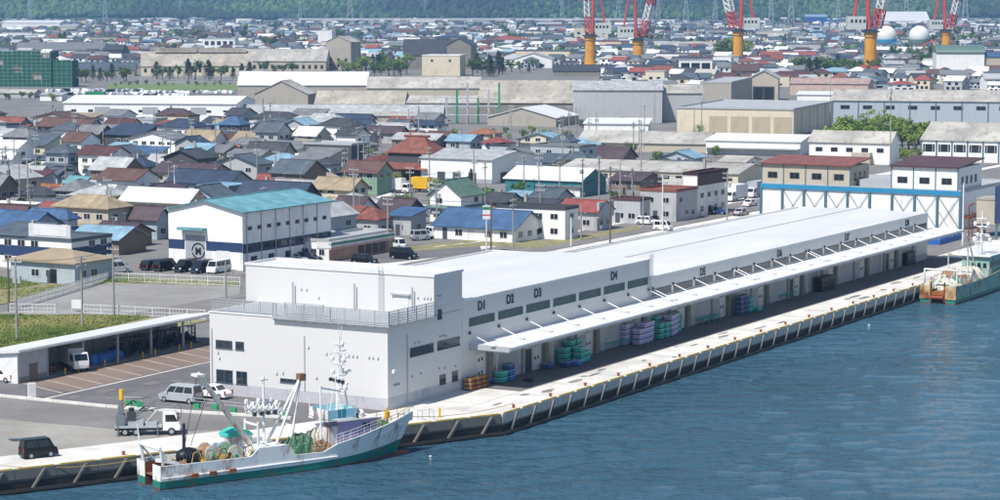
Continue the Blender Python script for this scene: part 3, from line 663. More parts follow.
COLN = {'tub_teal':'teal','tub_blue':'blue','tub_lav':'lavender','tub_navy':'navy'}
def stack(s, t, cols, where, grp, yaw=0, step=.65):
    n = len(cols)
    for k, c in enumerate(cols):
        pos = 'lone' if n == 1 else ('bottom' if k == 0 else 'top' if k == n-1 else 'second' if k == 1 else 'third' if k == 2 else 'fourth')
        o = link('fish_tub', tubs[c], [c, c+'_rim', 'black', 'tub_fill'], None, ST(s+random.uniform(-.06,.06), t+random.uniform(-.06,.06), .012+k*step), pi/2-AA+R(yaw+random.uniform(-3,3)))
        tag(o, ('%s fish tub, %s in stack, %s' % (COLN[c], pos, where)) if n > 1 else '%s fish tub standing alone %s' % (COLN[c], where), 'fish tub', grp)
T,Bl,La,Na = 'tub_teal','tub_blue','tub_lav','tub_navy'
g = 'fish tubs under the market canopy'
def gst(u, v): q = G(u, v)-O; return q.dot(AX), q.dot(BX)
s0, t0 = gst(506, 383)
stack(s0, t0+.6, [T,T], 'near door D1 canopy end, front left', g); stack(s0+1.6, t0+.6, [Bl,Bl,Na], 'near canopy end, behind the teal pair', g); stack(s0-1.5, t0+1.6, [Na], 'beside the wooden crates at the canopy end', g)
s0, t0 = gst(566, 367)
stack(s0, t0, [Na], 'left of the tall teal stacks by D3', g); stack(s0-2.2, t0+1.2, [Na], 'farthest left of the teal stacks by D3', g)
for i, (ds, dt, cs, w) in enumerate([(1.6,-.6,[Bl],'in front of the teal stacks by D3'),(1.8,1.2,[T,T,T],'back left of the teal block by D3'),(3.4,0.0,[T,T,T],'front of the teal block by D3'),(4.9,.1,[T,T],'front right of the teal block by D3'),(3.5,1.4,[T,T,T,T],'tallest at the back of the teal block by D3'),(5.1,1.4,[T,T,T,T],'back right of the teal block by D3')]): stack(s0+ds, t0+dt, cs, w, g)
s0, t0 = gst(634, 346)
for (ds, dt, cs, w) in [(0,1.4,[La,La,La,La],'back left of the lavender block'),(1.5,1.4,[La,La,La,La],'back middle of the lavender block'),(1.2,0,[La,La,La],'front left of the lavender block'),(2.7,0.0,[La,La,La,La],'front middle of the lavender block'),(4.2,.1,[La,La,La,La],'front right of the lavender block')]: stack(s0+ds, t0+dt, cs, w, g)
s0, t0 = gst(658, 339)
for (ds, dt, cs, w) in [(0,1.3,[T,T,T],'back left beside the lavender block'),(0.2,0,[T,T,T],'front, right of the lavender block'),(1.7,-.1,[T,T,T],'front, next right of the lavender'),(1.7,1.3,[T,T,T,T],'back, next right of the lavender'),(3.4,-.1,[La,La,La,La],'front, between two teal stacks'),(3.4,1.3,[La,La,La,La],'back, between two teal stacks'),(5.0,.3,[La,La,La,La],'right of the lavender pair by D4'),(6.6,.6,[T,T,T,T],'rightmost of the row by D4')]: stack(s0+ds, t0+dt, cs, w, g)
s0, t0 = gst(742, 315)
for (ds, dt, cs, w) in [(0,.4,[Na,Na,Na,Na],'left stack below D5'),(1.5,.4,[Na,Na,Na,Na],'middle stack below D5'),(3.1,.4,[T,T,T],'right stack below D5'),(4.6,-.3,[T],'beside the navy stacks below D5')]: stack(s0+ds, t0+dt, cs, w, g)
wc = crate_mesh(1.1, .9, .45)
s0, t0 = gst(478, 391)
for i in range(3):
    for k in range(3):
        tag(link('wooden_crate', wc, ['wood','wood','black','tub_fill'], None, ST(s0+i*1.2, t0+1.0-.1*i, .012+k*.46), pi/2-AA), 'slatted wooden crate, %s layer, %s of the three piles by the canopy end' % (['bottom','middle','top'][k], ['nearest','middle','farthest'][i]), 'crate', 'wooden crates at the canopy end')
def table(s, t, n, label):
    o = thing('sorting_table', label, 'table', ST(s, t, .012), pi/2-AA)
    for k in range(n):
        MB().box(k*1.9, k*1.9+1.8, -.5, .5, .72, .8).build('table_top', 'tub_teal', o)
        for x in (.1, 1.7):
            for y in (-.42, .42): MB().box(k*1.9+x-.03, k*1.9+x+.03, y-.03, y+.03, 0, .72).build('leg', 'tub_teal', o)
for (u, v, n, l) in ((604,350,2,'teal steel sorting table left of the lavender tubs'),(624,346.5,1,'short teal sorting table touching the lavender tubs'),(700,325,3,'long teal sorting table under the canopy below D5'),(778,301,3,'teal sorting table under the canopy below D6')):
    s0, t0 = gst(u, v); table(s0, t0, n, l)
def net_pile(u, v, l, label):
    s0, t0 = gst(u, v); o = thing('net_crates', label, 'crates', ST(s0, t0, .012), pi/2-AA)
    for k in range(int(l/1.3)):
        for z in range(3):
            MB().box(k*1.3, k*1.3+1.2, -.6, .6, z*.68, z*.68+.62).build('crate', 'black', o)
    m = MB(); m.box(-.08, int(l/1.3)*1.3, -.72, .72, 2.04, 2.1).build('cover_net', 'dark_steel', o)
net_pile(818,292,5.4,'black netted block of crates under the canopy below D6'); net_pile(904,266,4.2,'dark stack of crates under the canopy near its far end')
for k, (u, v) in enumerate(((533,378),(540,376.5))): pass
tag(MB().lathe([(.55,0),(.62,.12),(.5,.3),(.2,.36),(.02,.36)], 12).build('coiled_hose', 'black', None, ST(*gst(528,381), .012)), 'black coiled hose on the ground right of the blue tubs', 'hose')
# stores in the shed
for k, (s, t, c, w) in enumerate(((9.6,47,'tub_blue',1.6),(10.9,46.8,'tarp_blue',1.9),(13.2,47.0,'tarp_blue',3.0))):
    m = MB(); m.loft([[(x*f,y*f2,z) for x,y in ((-w/2,-.8),(w/2,-.8),(w/2,.8),(-w/2,.8))] for z,f,f2 in ((0,1,1),(.5,1.02,1.03),(.9,.9,.85),(1.15,.6,.5))], 0, True, True)
    tag(m.build('covered_load', c, None, ST(s, t, .13), pi/2-AA), ['blue bin load just right of the truck in the shed', 'blue tarpaulin load in the middle of the shed', 'wide blue tarpaulin heap left of the forklifts'][k], 'load')
pl = MB()
for k in range(4): pl.box(-.6,.6,-.6+k*.35,-.4+k*.35,0,.1)
pl.box(-.6,.6,-.6,.6,.1,.16)
plm = pl.mesh('pallet')
for k in range(6): tag(link('pallet', plm, 'wood', None, ST(.6+(k//3)*1.6, 47.2, .13+(k % 3)*.3), pi/2-AA), '%s wooden pallet of the %s pile behind the shed front panel' % (['bottom','middle','top'][k % 3], ['near','far'][k//3]), 'pallet', 'pallets in the open shed')
for k in range(8):
    s = 1.2+k*3.6
    tag(MB().tube((0,0,0),(0,0,.8),.09,8).build('yellow_post', 'signal_yellow', None, ST(s if k % 2 else s+1.2, 45.0, .13 if False else .0)), 'short yellow guard post along the open shed front', 'post', 'guard posts at the open shed')
tag(MB().box(-.4,.4,-.3,.3,0,1.7).box(-.3,.3,-.31,-.3,.9,1.5).build('vending_cabinet', 'steel_white', None, G(32,399), .4), 'white upright cabinet at the left end of the yard kerb', 'cabinet')
tag(MB().box(-.9,.9,-.02,.02,.5,1.7).box(-.85,-.78,-.05,.02,0,1.7).box(.78,.85,-.05,.02,0,1.7).build('notice_board', 'steel_white', None, G(77.5,312), -.3), 'blank white notice board beside the pole and fence', 'board')
for k, (u, v) in enumerate(((439.6,417.5),)):
    tag(MB().tube((0,0,0),(0,0,1.0),.12,8).box(-.2,.2,-.2,.2,0,.06).build('yellow_bollard', 'signal_yellow', None, G(u,v)), 'yellow marker post on the quay right of the trawler bow', 'post')
fr = thing('hoop_barrier', 'low galvanised pipe frame on the quay by the trawler bow', 'frame', G(420,420), .5)
for x in (0, 1.3): MB().path([(x,-.5,0),(x,-.5,1.0),(x,.5,1.0),(x,.5,0)], .04, 5).build('hoop', 'galv', fr)
MB().tube((0,0,1.0),(1.3,0,1.0),.03,5).build('rail','galv',fr)
# ================================================================ boats
P(hull_white=('f0f0ee',.45,'hull'), hull_teal=('1e8277',.45,'hull'), hull_green=('93b8ab',.5,'hull'), hull_red=('8a4a44',.6,'rusty'), deck_green=('6d9a7c',.7,'rusty'), deck_rust=('8f7a60',.8,'rusty'),
  boat_white=('e4e5e3',.4,'hull'), rig_white=('e8e8e6',.45,'plain'), purple=('a99fc6',.55,'wall'), sea_cyan=('3f93a8',.6,'plain'), cyan=('9fd0dc',.55,'hull'), net_green=('5a7d63',.9,'net'), net_orange=('a07f62',.9,'net'), net_pale=('d8d4c6',.9,'net'), net_blue=('3f8fa0',.9,'net'), rope=('b49a55',.8,'plain'), stern_rust=('d3b98a',.7,'rusty'), boom_paint=('d5d0c6',.6,'hull'), rust_dark=('6a3a22',.85,'rusty'), orange_rust=('a8642c',.8,'rusty'))
def lerp(tab, x):
    for i in range(len(tab)-1):
        (a, va), (b, vb) = tab[i], tab[i+1]
        if a <= x <= b: return va + (vb-va)*((x-a)/(b-a) if b > a else 0)
    return tab[-1][1] if x > tab[-1][0] else tab[0][1]
def hull(t, sheer, bdeck, bwl, L, rake, teal, mats, deckz, slot=None):
    xs = []
    x = 0.0
    while x < L-.01: xs.append(x); x += .6
    for brk in [p[0] for p in sheer]: xs.append(brk)
    xs = sorted(set([round(a, 2) for a in xs if a <= L] + [L]))
    rows = lambda x: [-.9, -.02, lerp(teal, x)[0] if isinstance(lerp(teal, x), tuple) else lerp(teal, x), None, lerp(sheer, x)]
    outer = {1: [], -1: []}; inner = {1: [], -1: []}
    for x in xs:
        sh_ = lerp(sheer, x); tl = lerp(teal, x); zz = [-.9, .10, tl, (tl+sh_)/2, sh_]
        for s in (1, -1):
            sec = []
            for z in zz:
                f = max(0, min(1, z/sh_)); b = lerp(bwl, x)*(1-f)+lerp(bdeck, x)*f
                if z < 0: b = lerp(bwl, x)*.8
                k = max(0, (x-(L-7))/7); xx = x - rake*k**2*(1-f)
                sec.append((xx, s*b, z))
            outer[s].append(sec)
            b = max(.02, lerp(bdeck, x)-.14); dz = lerp(deckz, x)
            inner[s].append([(x-.05*(x > L-2), s*b, sh_), (x-.1*(x > L-2), s*max(.02, b-.05), dz)])
    for s in (1, -1):
        o = outer[s]
        mb = MB()
        for r, m in ((0, 2), (1, 1), (2, 0), (3, 0)): mb.loft([[sec[r], sec[r+1]] for sec in o], m, False)
        mb.loft([[a[4], b[0]] for a, b in zip(o, inner[s])], 3, False); mb.loft(inner[s], 0, False)
        mb.build('hull_side', mats, t, fix=False, smooth=False)
    d = MB(); d.loft([[inner[1][i][1], inner[-1][i][1]] for i in range(len(xs))], 0, False); d.build('deck', mats[4], t, fix=False)
    tr = MB(); tr2 = MB(); a = outer[1][0]; b = outer[-1][0]
    for r, m in ((0, 2), (1, 1), (2, 0), (3, 0)):
        if slot:
            y = slot
            tr.add([a[r], a[r+1], (0, y, a[r+1][2]), (0, y, a[r][2])], [(0,1,2,3)], m); tr2.add([b[r], b[r+1], (0, -y, b[r+1][2]), (0, -y, b[r][2])], [(0,1,2,3)], m)
        else: tr.add([a[r], a[r+1], b[r+1], b[r]], [(0,1,2,3)], m)
    if not slot: tr.build('transom', mats, t, fix=False)
    if slot:
        tr.build('transom', mats, t, fix=False); tr2.build('transom', mats, t, fix=False)
        y = slot; dz = lerp(deckz, 0)
        MB().add([(0,y,-.9),(0,-y,-.9),(2.6,-y,dz),(2.6,y,dz)], [(0,1,2,3)]).add([(0,y,-.9),(0,y,2.0),(2.6,y,2.0),(2.6,y,dz)], [(0,1,2,3)]).add([(0,-y,-.9),(0,-y,2.0),(2.6,-y,2.0),(2.6,-y,dz)], [(0,1,2,3)]).build('stern_ramp', 'rust', t, fix=False)
def heap(name, mat, t, x0, x1, y0, y1, z0, h, n=10, seed=1):
    rg = random.Random(seed); mb = MB(); vs = []; fs = []; m = n
    for i in range(n+1):
        for j in range(m+1):
            u = i/n; v = j/m; e = min(1, 4*min(u,1-u)+.0)*min(1, 4*min(v,1-v))
            vs.append((x0+(x1-x0)*u, y0+(y1-y0)*v, z0+h*(e**.6)*rg.uniform(.6,1.0)))
    for i in range(n):
        for j in range(m): a = i*(m+1)+j; fs.append((a, a+1, a+m+2, a+m+1))
    mb.add(vs, fs); return mb.build(name, mat, t, fix=False)
def railing(name, mat, t, pts, h=.95, step=1.0, nr=3):
    mb = MB()
    for i in range(len(pts)-1):
        p, q = V(pts[i]), V(pts[i+1]); L_ = (q-p).length; n = max(1, int(L_/step))
        for k in range(n+1):
            c = p+(q-p)*(k/n); mb.tube(c, c+V((0,0,h)), .03, 4)
        for r in range(nr): z = V((0,0,h*(r+1)/nr)); mb.tube(p+z, q+z, .025, 4)
    return mb.build(name, mat, t)
def lattice(mb, p, q, w, n, r=.03, rb=.018):
    p = V(p); q = V(q); d = (q-p).normalized(); a = d.orthogonal().normalized(); b = d.cross(a)
    cs = [a*w+b*w, a*w-b*w, -a*w-b*w, -a*w+b*w]
    for c in cs: mb.tube(p+c, q+c, r, 4)
    for k in range(n):
        u0 = p+(q-p)*(k/n); u1 = p+(q-p)*((k+1)/n)
        for i in range(4): mb.tube(u0+cs[i], u1+cs[(i+1) % 4], rb, 3); mb.tube(u0+cs[i], u0+cs[(i+1) % 4], rb, 3)
    return mb
# ---- white trawler at the left quay
HD = 54.0
tw = thing('fishing_trawler', 'white fishing trawler with teal waterline and purple wheelhouse moored at the quay', 'trawler', (-32.6, 219.35, WZ), pi/2-R(HD))
hull(tw, [(0,2.05),(9.4,1.95),(10.3,2.6),(13.6,2.6),(14.3,1.6),(17.4,1.55),(19.0,2.1),(21.5,2.5),(24.5,3.0),(27,3.35),(29.6,3.75)],
     [(0,2.35),(3,2.55),(19,2.6),(22,2.45),(25,1.85),(27.5,1.0),(29.6,.05)], [(0,2.1),(3,2.4),(17,2.5),(20,2.2),(23,1.45),(26,.6),(28,.12),(29.6,.03)], 29.6, 2.2,
     [(0,.72),(16,.66),(22,.85),(29.6,1.35)], ['hull_white','hull_teal','hull_red','rig_white','deck_rust'], [(0,1.05),(18.5,.95),(20.5,1.7),(29.6,2.9)], slot=.75)
MB().lathe([(.05,-1.1),(.32,-.7),(.42,0),(.32,1.0),(.05,1.5)], 10).build('bulb', 'hull_red', tw, (27.9,0,-.12)).rotation_euler = (0, pi/2, 0)
# rubbing strakes and rust brackets
for s in (-1, 1): MB().path([(.1,s*2.36,1.0),(3,s*2.54,1.0),(19,s*2.56,1.0)], .07, 5).build('rubbing_strake', 'hull_white', tw)
for x in (3.4, 5.3, 7.4): MB().box(x-.35, x+.35, -2.66, -2.5, .78, 1.12).build('fairlead_plate', 'orange_rust', tw)
# stern gantry
g_ = MB()
for y in (-1.9, 1.9): g_.tube((.5,y,1.9), (.15,y,3.6), .17, 8, .13).tube((1.6,y,1.9), (.2,y,3.3), .09, 6)
g_.tube((.15,-2.0,3.4), (.15,2.0,3.4), .15, 8).tube((.15,1.9,3.4),(-.1,1.9,5.1),.1,6,.05).build('stern_gantry', 'boat_white', tw)
MB().loft([[(.2,y,z) for y,z in ((-2.0,2.3),(-.9,2.2),(-.9,2.5),(-2.0,2.7))],[(2.0,y,z) for y,z in ((-2.2,1.95),(-1.2,1.95),(-1.2,2.1),(-2.2,2.2))]],0,True,True).build('gantry_brace', 'boat_white', tw)
fl = MB(); fl.lathe([(.05,-1.15),(.5,-1.0),(.72,-.5),(.78,0),(.72,.5),(.5,1.0),(.05,1.15)], 14); fo = fl.build('float_fender', 'black', tw, (3.9,-.3,2.2), smooth=True); fo.rotation_euler = (0, pi/2, .15)
fr_ = MB()
for k in range(7): 
    z = -.9+k*.3; r_ = .80-.25*(abs(z)**2)
    for i in range(14):
        a = 2*pi*i/14; b2 = 2*pi*(i+1)/14; fr_.tube((r_*cos(a),r_*sin(a),z),(r_*cos(b2),r_*sin(b2),z),.035,3)
fr_.build('fender_rope', 'dark_steel', fo)
def reel(x, y, z, r, w, matn, seed):
    root = MB(); 
    for s in (-w/2, w/2-.06): root.prism([(r*cos(a), r*sin(a)) for a in [2*pi*i/18 for i in range(18)]], 'y', s, s+.06)
    o = root.build('net_drum', 'boat_white', tw, (x,y,z))
    MB().prism([(r*.86*cos(a)*(1+.05*sin(a*5)), r*.86*sin(a)) for a in [2*pi*i/16 for i in range(16)]], 'y', -w/2+.07, w/2-.07).build('wound_net', matn, o)
    MB().box(-.12,.12,-w/2-.2,-w/2,-z+1.0,.1).box(-.12,.12,w/2,w/2+.2,-z+1.0,.1).build('drum_stand', 'mach_green', o)
reel(6.6,.5,2.1,.85,1.7,'net_orange',1); reel(8.4,-.4,2.0,.95,2.2,'net_green',2); reel(8.3,1.6,1.95,.7,1.0,'net_blue',3); reel(5.4,1.4,1.9,.6,1.2,'net_pale',4)
for i, (x0,x1,y0,y1,h,m) in enumerate([(2.6,5.4,-2.2,-.8,.9,'net_blue'),(5.0,7.6,-2.3,-1.3,1.0,'net_green'),(2.7,4.0,.4,2.0,.8,'net_orange'),(6.8,9.4,-2.3,-1.5,.9,'net_orange'),(3.6,5.0,.9,2.2,1.2,'net_pale')]): heap('net_heap', m, tw, x0,x1,y0,y1,1.0,h,9,i)
m_ = MB()
for k in range(26):
    rg = random.Random(k); x = rg.uniform(2.8,9.4); y = rg.uniform(-2.2,2.2); z = 1.1; m_.tube((x,y,z),(x+rg.uniform(-.8,.8),y+rg.uniform(-.5,.5),z+rg.uniform(.5,1.5)),.05,5)
m_.build('deck_gear', 'rope', tw)
m_ = MB()
for k in range(16):
    rg = random.Random(k+50); x = rg.uniform(2.8,9.2); y = rg.uniform(-2.1,2.1); m_.lathe([(.22,0),(.24,.3),(.2,.55),(.03,.56)], 8, (x,y,1.05))
m_.build('deck_buoys', 'signal_yellow', tw)
for i, (x0,x1,y0,y1,z,h,m) in enumerate([(2.2,3.4,-2.2,-.9,1.0,1.3,'net_orange'),(4.4,6.2,.2,2.2,1.0,1.5,'net_orange'),(7.2,9.6,.8,2.3,1.0,1.6,'net_green'),(9.4,10.6,-2.3,-.9,1.0,1.5,'net_pale'),(5.8,7.4,-2.2,-1.2,1.0,1.5,'rope'),(1.2,2.6,1.0,2.2,1.0,1.0,'net_blue')]): heap('net_heap',m,tw,x0,x1,y0,y1,z,h,8,i+120)
for k, (x, y) in enumerate(((5.9,-1.9),(6.4,-1.9),(7.6,-1.7),(9.0,-1.8),(4.9,-1.9))): MB().prism([(.5*cos(a),.5*sin(a)) for a in [pi*i/8 for i in range(9)]],'y',-.04,.04).build('trawl_plate',['deck_green','rope','rust_dark','net_blue','rope'][k],tw,(x,y,1.9),.3*k)
for k in range(5):
    MB().path([(3.2+k*1.4,-2.3,1.9),(3.5+k*1.4,-2.2,2.8),(4.1+k*1.4,-2.1,2.9),(4.5+k*1.4,-2.3,2.0)],.05,5).build('net_hoop',['rope','deck_green','rust','rope','deck_green'][k],tw)
# twin booms
for y in (-.5, .5):
    MB().tube((11.1+y*.7,y+.3,2.4), (5.3+y*.7,y,9.15), .17, 8, .13).build('boom', 'boom_paint', tw)
bm_ = MB()
for k in (): a = k/7; bm_.tube((10.9-5.7*a,-.45+.3*(1-a),2.4+6.75*a),(10.9-5.7*a,.45+.3*(1-a),2.4+6.75*a),.06,5)
bm_.box(4.9,5.7,-.6,.6,8.95,9.15).build('boom_spreader', 'rig_white', tw)
MB().tube((5.2,0,9.0),(3.8,.2,2.6),.03,4).tube((6.4,0,7.6),(4.6,.3,3.0),.03,4).build('boom_wire', 'dark_steel', tw)
MB().box(3.7,3.95,.1,.3,2.6,5.0).build('hook_block', 'dark_steel', tw)
MB().box(8.9,11.6,.9,2.3,1.1,3.2).build('winch_house', 'boat_white', tw); MB().prism([(8.8,3.2),(11.7,3.2),(11.2,3.6),(10.0,3.85),(8.9,3.5)],'y',.7,2.4).build('winch_house_roof','tub_teal',tw)
MB().tube((11.0,-1.2,1.0),(11.0,-1.2,4.6),.12,8).tube((11.0,1.2,1.0),(11.0,1.2,4.6),.12,8).tube((11.0,-1.2,4.3),(11.0,1.2,4.3),.12,8).build('boom_post', 'rig_white', tw)
# aft mast with lattice platform
mm = MB(); mm.tube((12.6,.4,1.0),(12.6,.4,8.3),.15,8,.1); lattice(mm,(11.0,.9,5.6),(14.4,.4,5.3),.36,6,.06,.035); mm.tube((12.2,.4,8.0),(13.1,.4,8.0),.1,6)
for k in range(6): mm.lathe([(.05,-.2),(.2,-.1),(.2,.15),(.05,.25)],8,(11.0+k*.62,.9-k*.08,6.1-.3*(k % 2)))
mm.build('aft_mast', 'rig_white', tw)
for k in range(4): MB().box(11.3+k*.75,11.6+k*.75,.0,.3,4.9,5.25).build('deck_light', 'dark_steel', tw)
for (a, b) in (((13.2,-.8,2.4),(16.6,.1,8.0)), ((13.2,.8,2.4),(16.6,.1,8.0)), ((14.9,-.6,2.0),(16.5,.1,7.6))): MB().tube(a,b,.15,8,.11).build('derrick', 'boat_white', tw)
MB().box(16.3,17.0,-.2,.5,7.6,8.2).build('derrick_head', 'deck_rust', tw)
MB().box(10.4,14.0,-1.6,1.7,1.0,2.35).build('engine_casing', 'hull_white', tw)
heap('net_heap','net_green',tw,14.2,17.6,-1.9,.9,1.0,2.1,12,21); heap('net_heap','net_orange',tw,16.4,19.0,-2.3,-.6,1.0,1.5,10,22); heap('net_heap','net_pale',tw,17.4,19.2,-.5,1.8,1.0,2.2,9,23)
railing('railing','mach_green',tw,[(14.4,-2.35,1.55),(17.4,-2.35,1.5)],.8,.5)
# wheelhouse
wh = MB(); wh.prism([(20.0,1.6),(24.3,1.6),(24.2,2.9),(23.8,3.85),(20.0,3.85)],'y',-1.5,1.5).build('wheelhouse','purple',tw)
for (x, z) in ((22.6,3.0),(23.2,3.0)): MB().box(x,x+.42,-1.53,-1.49,z,z+.5).build('wheelhouse_window','carg',tw)
for k in range(4): MB().box(24.0,24.08,-1.3+k*.68,-.75+k*.68,3.0,3.55).build('wheelhouse_window','carg',tw)
MB().box(21.0,21.7,-1.54,-1.49,1.9,3.4).build('door','purple',tw); MB().box(18.9,20.0,-1.2,1.3,1.0,3.4).build('galley','boat_white',tw)
MB().box(19.6,24.2,-1.75,1.75,3.85,3.95).build('wheelhouse_roof','boat_white',tw); MB().box(18.4,21.8,-1.7,1.7,3.96,4.04).build('bridge_deck','boat_white',tw)
for k, (x0,x1,y0,y1) in enumerate(((18.5,19.6,-1.65,-1.6),(19.65,20.6,-1.65,-1.6),(20.65,21.7,-1.65,-1.6),(18.5,21.7,1.6,1.65),(18.5,18.55,-1.6,1.6),(21.65,21.7,-1.6,1.6))): MB().box(x0,x1,y0,y1,4.15,4.95).build('spray_screen',['cyan','sea_cyan','cyan','cyan','boat_white','cyan'][k],tw)
for (x,y) in ((18.5,-1.62),(20.1,-1.62),(21.7,-1.62),(18.5,1.62),(21.7,1.62)): MB().tube((x,y,3.9),(x,y,5.7),.045,5).build('bridge_stanchion','rig_white',tw)
railing('railing','rig_white',tw,[(18.5,-1.62,4.9),(21.7,-1.62,4.9)],.7,.8,2)
MB().tube((18.0,-1.2,1.5),(18.0,-1.2,7.2),.1,6).tube((18.0,-1.2,7.0),(21.2,-.2,6.3),.11,6).build('side_derrick','rig_white',tw)
mm = MB(); mm.tube((20.6,0,3.9),(20.9,0,11.3),.16,8,.07); mm.tube((22.0,0,3.9),(21.0,0,9.2),.11,6,.06); mm.tube((20.3,-.9,4.3),(20.8,0,8.6),.06,5); mm.tube((20.3,.9,4.3),(20.8,0,8.6),.06,5)
for z, w in ((6.4,1.3),(7.6,1.0),(8.8,1.2),(9.8,.7),(10.5,.5)): mm.tube((20.8,-w,z),(20.8,w,z),.055,5).tube((20.2,0,z),(21.7,0,z+.1),.05,5)
mm.build('main_mast','rig_white',tw)
for (x,y,z,w) in ((21.6,0,8.1,1.9),(21.3,0,9.3,1.4),(21.5,0,6.9,1.2)): MB().box(x-.1,x+.1,-w/2,w/2,z,z+.16).box(x-.2,x+.2,-.2,.2,z-.3,z-.02).build('radar','rig_white',tw).rotation_euler = (0,0,.0)
for (x,y,z) in ((20.8,-1.2,6.5),(20.8,1.0,7.7),(20.8,-.9,8.9),(20.8,1.1,8.9),(21.2,0,10.2)): MB().lathe([(.05,0),(.2,.05),(.24,.3),(.14,.5),(.02,.55)],8,(x,y,z)).build('antenna_dome','rig_white',tw)
for k in range(4): MB().box(20.5,20.8,-1.1+k*.7,-.85+k*.7,7.1,7.4).build('deck_light','dark_steel',tw)
for (x,y) in ((20.7,-.4),(20.9,.3),(21.1,.1)): MB().tube((x,y,9.5),(x+.1,y-.2,13.2 if y > .2 else 12.2),.018,4).build('whip_antenna','rig_white',tw)
MB().box(22.2,22.9,.3,1.2,3.95,4.7).lathe([(.45,0),(.5,.3),(.3,.6),(.02,.65)],10,(22.9,-.6,3.95)).build('roof_gear','boat_white',tw)
MB().box(21.9,22.3,-1.1,-.5,3.96,4.3).build('hatch','black',tw)
railing('railing','rig_white',tw,[(19.0,-2.35,2.0),(21.5,-2.3,2.4),(24.0,-1.9,2.8)],.85,.7)
railing('railing','rope',tw,[(24.2,-1.8,2.95),(27,-1.1,3.3),(29.0,-.15,3.65),(27,1.1,3.3),(24.2,1.8,2.95)],.55,.8,2)
MB().tube((24.6,-.7,2.6),(24.6,.7,2.6),.4,10).box(24.3,24.9,-.9,-.75,2.2,3.1).box(24.3,24.9,.75,.9,2.2,3.1).build('windlass','dark_steel',tw)
MB().tube((26.6,.2,2.6),(26.6,.2,4.3),.1,6).box(26.4,26.8,.0,.4,3.3,3.9).build('bow_post','signal_yellow',tw)
heap('rope_heap','net_green',tw,25.2,26.6,-.8,.7,2.6,.7,7,31)
tw.scale = (1, 1.03, 1.1)
# mooring lines
def line(name, pts, sag, label, r=.035, mat='rope'):
    p, q = V(pts[0]), V(pts[1]); mb = MB(); n = 10; prev = None
    for k in range(n+1):
        a = k/n; c = p+(q-p)*a-V((0,0,sag*4*a*(1-a)))
        if prev is not None: mb.tube(prev, c, r, 4)
        prev = c
    return tag(mb.build(name, mat), label, 'rope')
tm = Matrix.Translation(tw.location) @ Matrix.Rotation(pi/2-R(HD), 4, 'Z')
line('mooring_rope', [tm @ V((28.6,.3,3.6)), ST(8.1,-10.5,.5)], .5, 'mooring rope from the white trawler bow to a quay bollard')
line('mooring_rope', [tm @ V((.3,2.2,2.2)), QP(55,-.8,.45)], .5, 'mooring rope from the white trawler stern to a quay bollard')
# ---- teal trawler at the right edge
t2 = thing('fishing_trawler', 'rusty pale green fishing trawler cut off by the right edge, stern to camera', 'trawler', (*ST(129.6, -15.1)[:2], WZ), pi/2-AA)
_tw = tw; tw = t2
hull(t2, [(0,2.7),(9,2.6),(14,2.7),(20,3.1),(27,3.6),(33,4.4)], [(0,2.8),(3,2.95),(22,3.0),(27,2.4),(31,1.2),(33,.06)], [(0,2.7),(3,2.85),(20,2.85),(25,1.9),(29,.8),(33,.04)], 33, 2.2,
     [(0,.62),(20,.6),(33,1.2)], ['hull_green','hull_teal','hull_red','rope','deck_rust'], [(0,1.7),(20,1.7),(33,3.2)], slot=.95)
for s in (-1,1):
    MB().box(-.12,.0,s*1.95-.85,s*1.95+.85,.65,2.6).build('stern_plate','stern_rust',t2)
    MB().tube((-.05,s*1.05,.2),(-.05,s*1.05,3.2),.14,8).build('ramp_post','rust_dark',t2)
MB().box(-.05,.2,-.95,.95,1.25,1.75).build('ramp_gate','orange_rust',t2); MB().tube((-.2,-.9,.9),(-.2,.9,.9),.28,10).build('stern_roller','rust_red',t2)
g_ = MB()
for y in (-2.5,2.5): g_.tube((1.2,y,2.5),(1.2,y,5.0),.14,8)
g_.tube((1.2,-2.5,4.9),(1.2,2.5,4.9),.13,8).build('stern_gantry','boat_white',t2)
for i,(x0,x1,y0,y1,h,m) in enumerate([(.3,2.4,-2.6,-1.1,1.5,'net_pale'),(.3,2.4,1.1,2.6,1.5,'net_pale'),(2.6,6,-2.6,2.6,1.7,'net_pale'),(6,9.5,-2.4,.4,2.0,'net_orange'),(6.5,10,.6,2.7,2.2,'net_pale'),(10,13.5,-2.6,1.0,1.9,'net_green'),(13.5,16,-2.4,2.4,2.6,'net_pale')]): heap('net_heap',m,t2,x0,x1,y0,y1,1.7,h,10,i+70)
reel(8.2,1.0,3.2,1.0,2.0,'net_orange',5); reel(11.5,-.8,3.1,.95,1.8,'net_pale',6); reel(5.0,-1.2,2.9,.7,1.4,'net_green',7)
MB().tube((9.0,-1.5,1.8),(9.0,-1.5,6.8),.16,8,.11).tube((9.0,1.5,1.8),(9.0,1.5,6.8),.16,8,.11).tube((9.0,-1.5,6.4),(9.0,1.5,6.4),.13,8).build('goalpost','boat_white',t2)
MB().tube((16.0,-.6,3.4),(12.5,-.2,9.2),.16,8,.1).tube((16.0,.6,3.4),(12.5,-.2,9.2),.12,8,.08).build('boom','boat_white',t2)
MB().tube((12.5,-.2,9.0),(9.0,0,6.5),.03,4).tube((12.5,-.2,9.0),(20.0,0,10.5),.03,4).build('boom_wire','dark_steel',t2)
m_ = MB()
for k in range(40):
    rg = random.Random(k+9); x = rg.uniform(.6,15); y = rg.uniform(-2.6,2.6); m_.tube((x,y,2.2),(x+rg.uniform(-.8,.8),y+rg.uniform(-.5,.5),2.6+rg.uniform(.6,1.7)),.06,5)
m_.build('deck_gear','boat_white',t2)
MB().prism([(17.5,1.8),(24.5,1.8),(24.2,5.0),(23.6,5.4),(17.5,5.4)],'y',-2.2,2.2).build('wheelhouse','hull_green',t2)
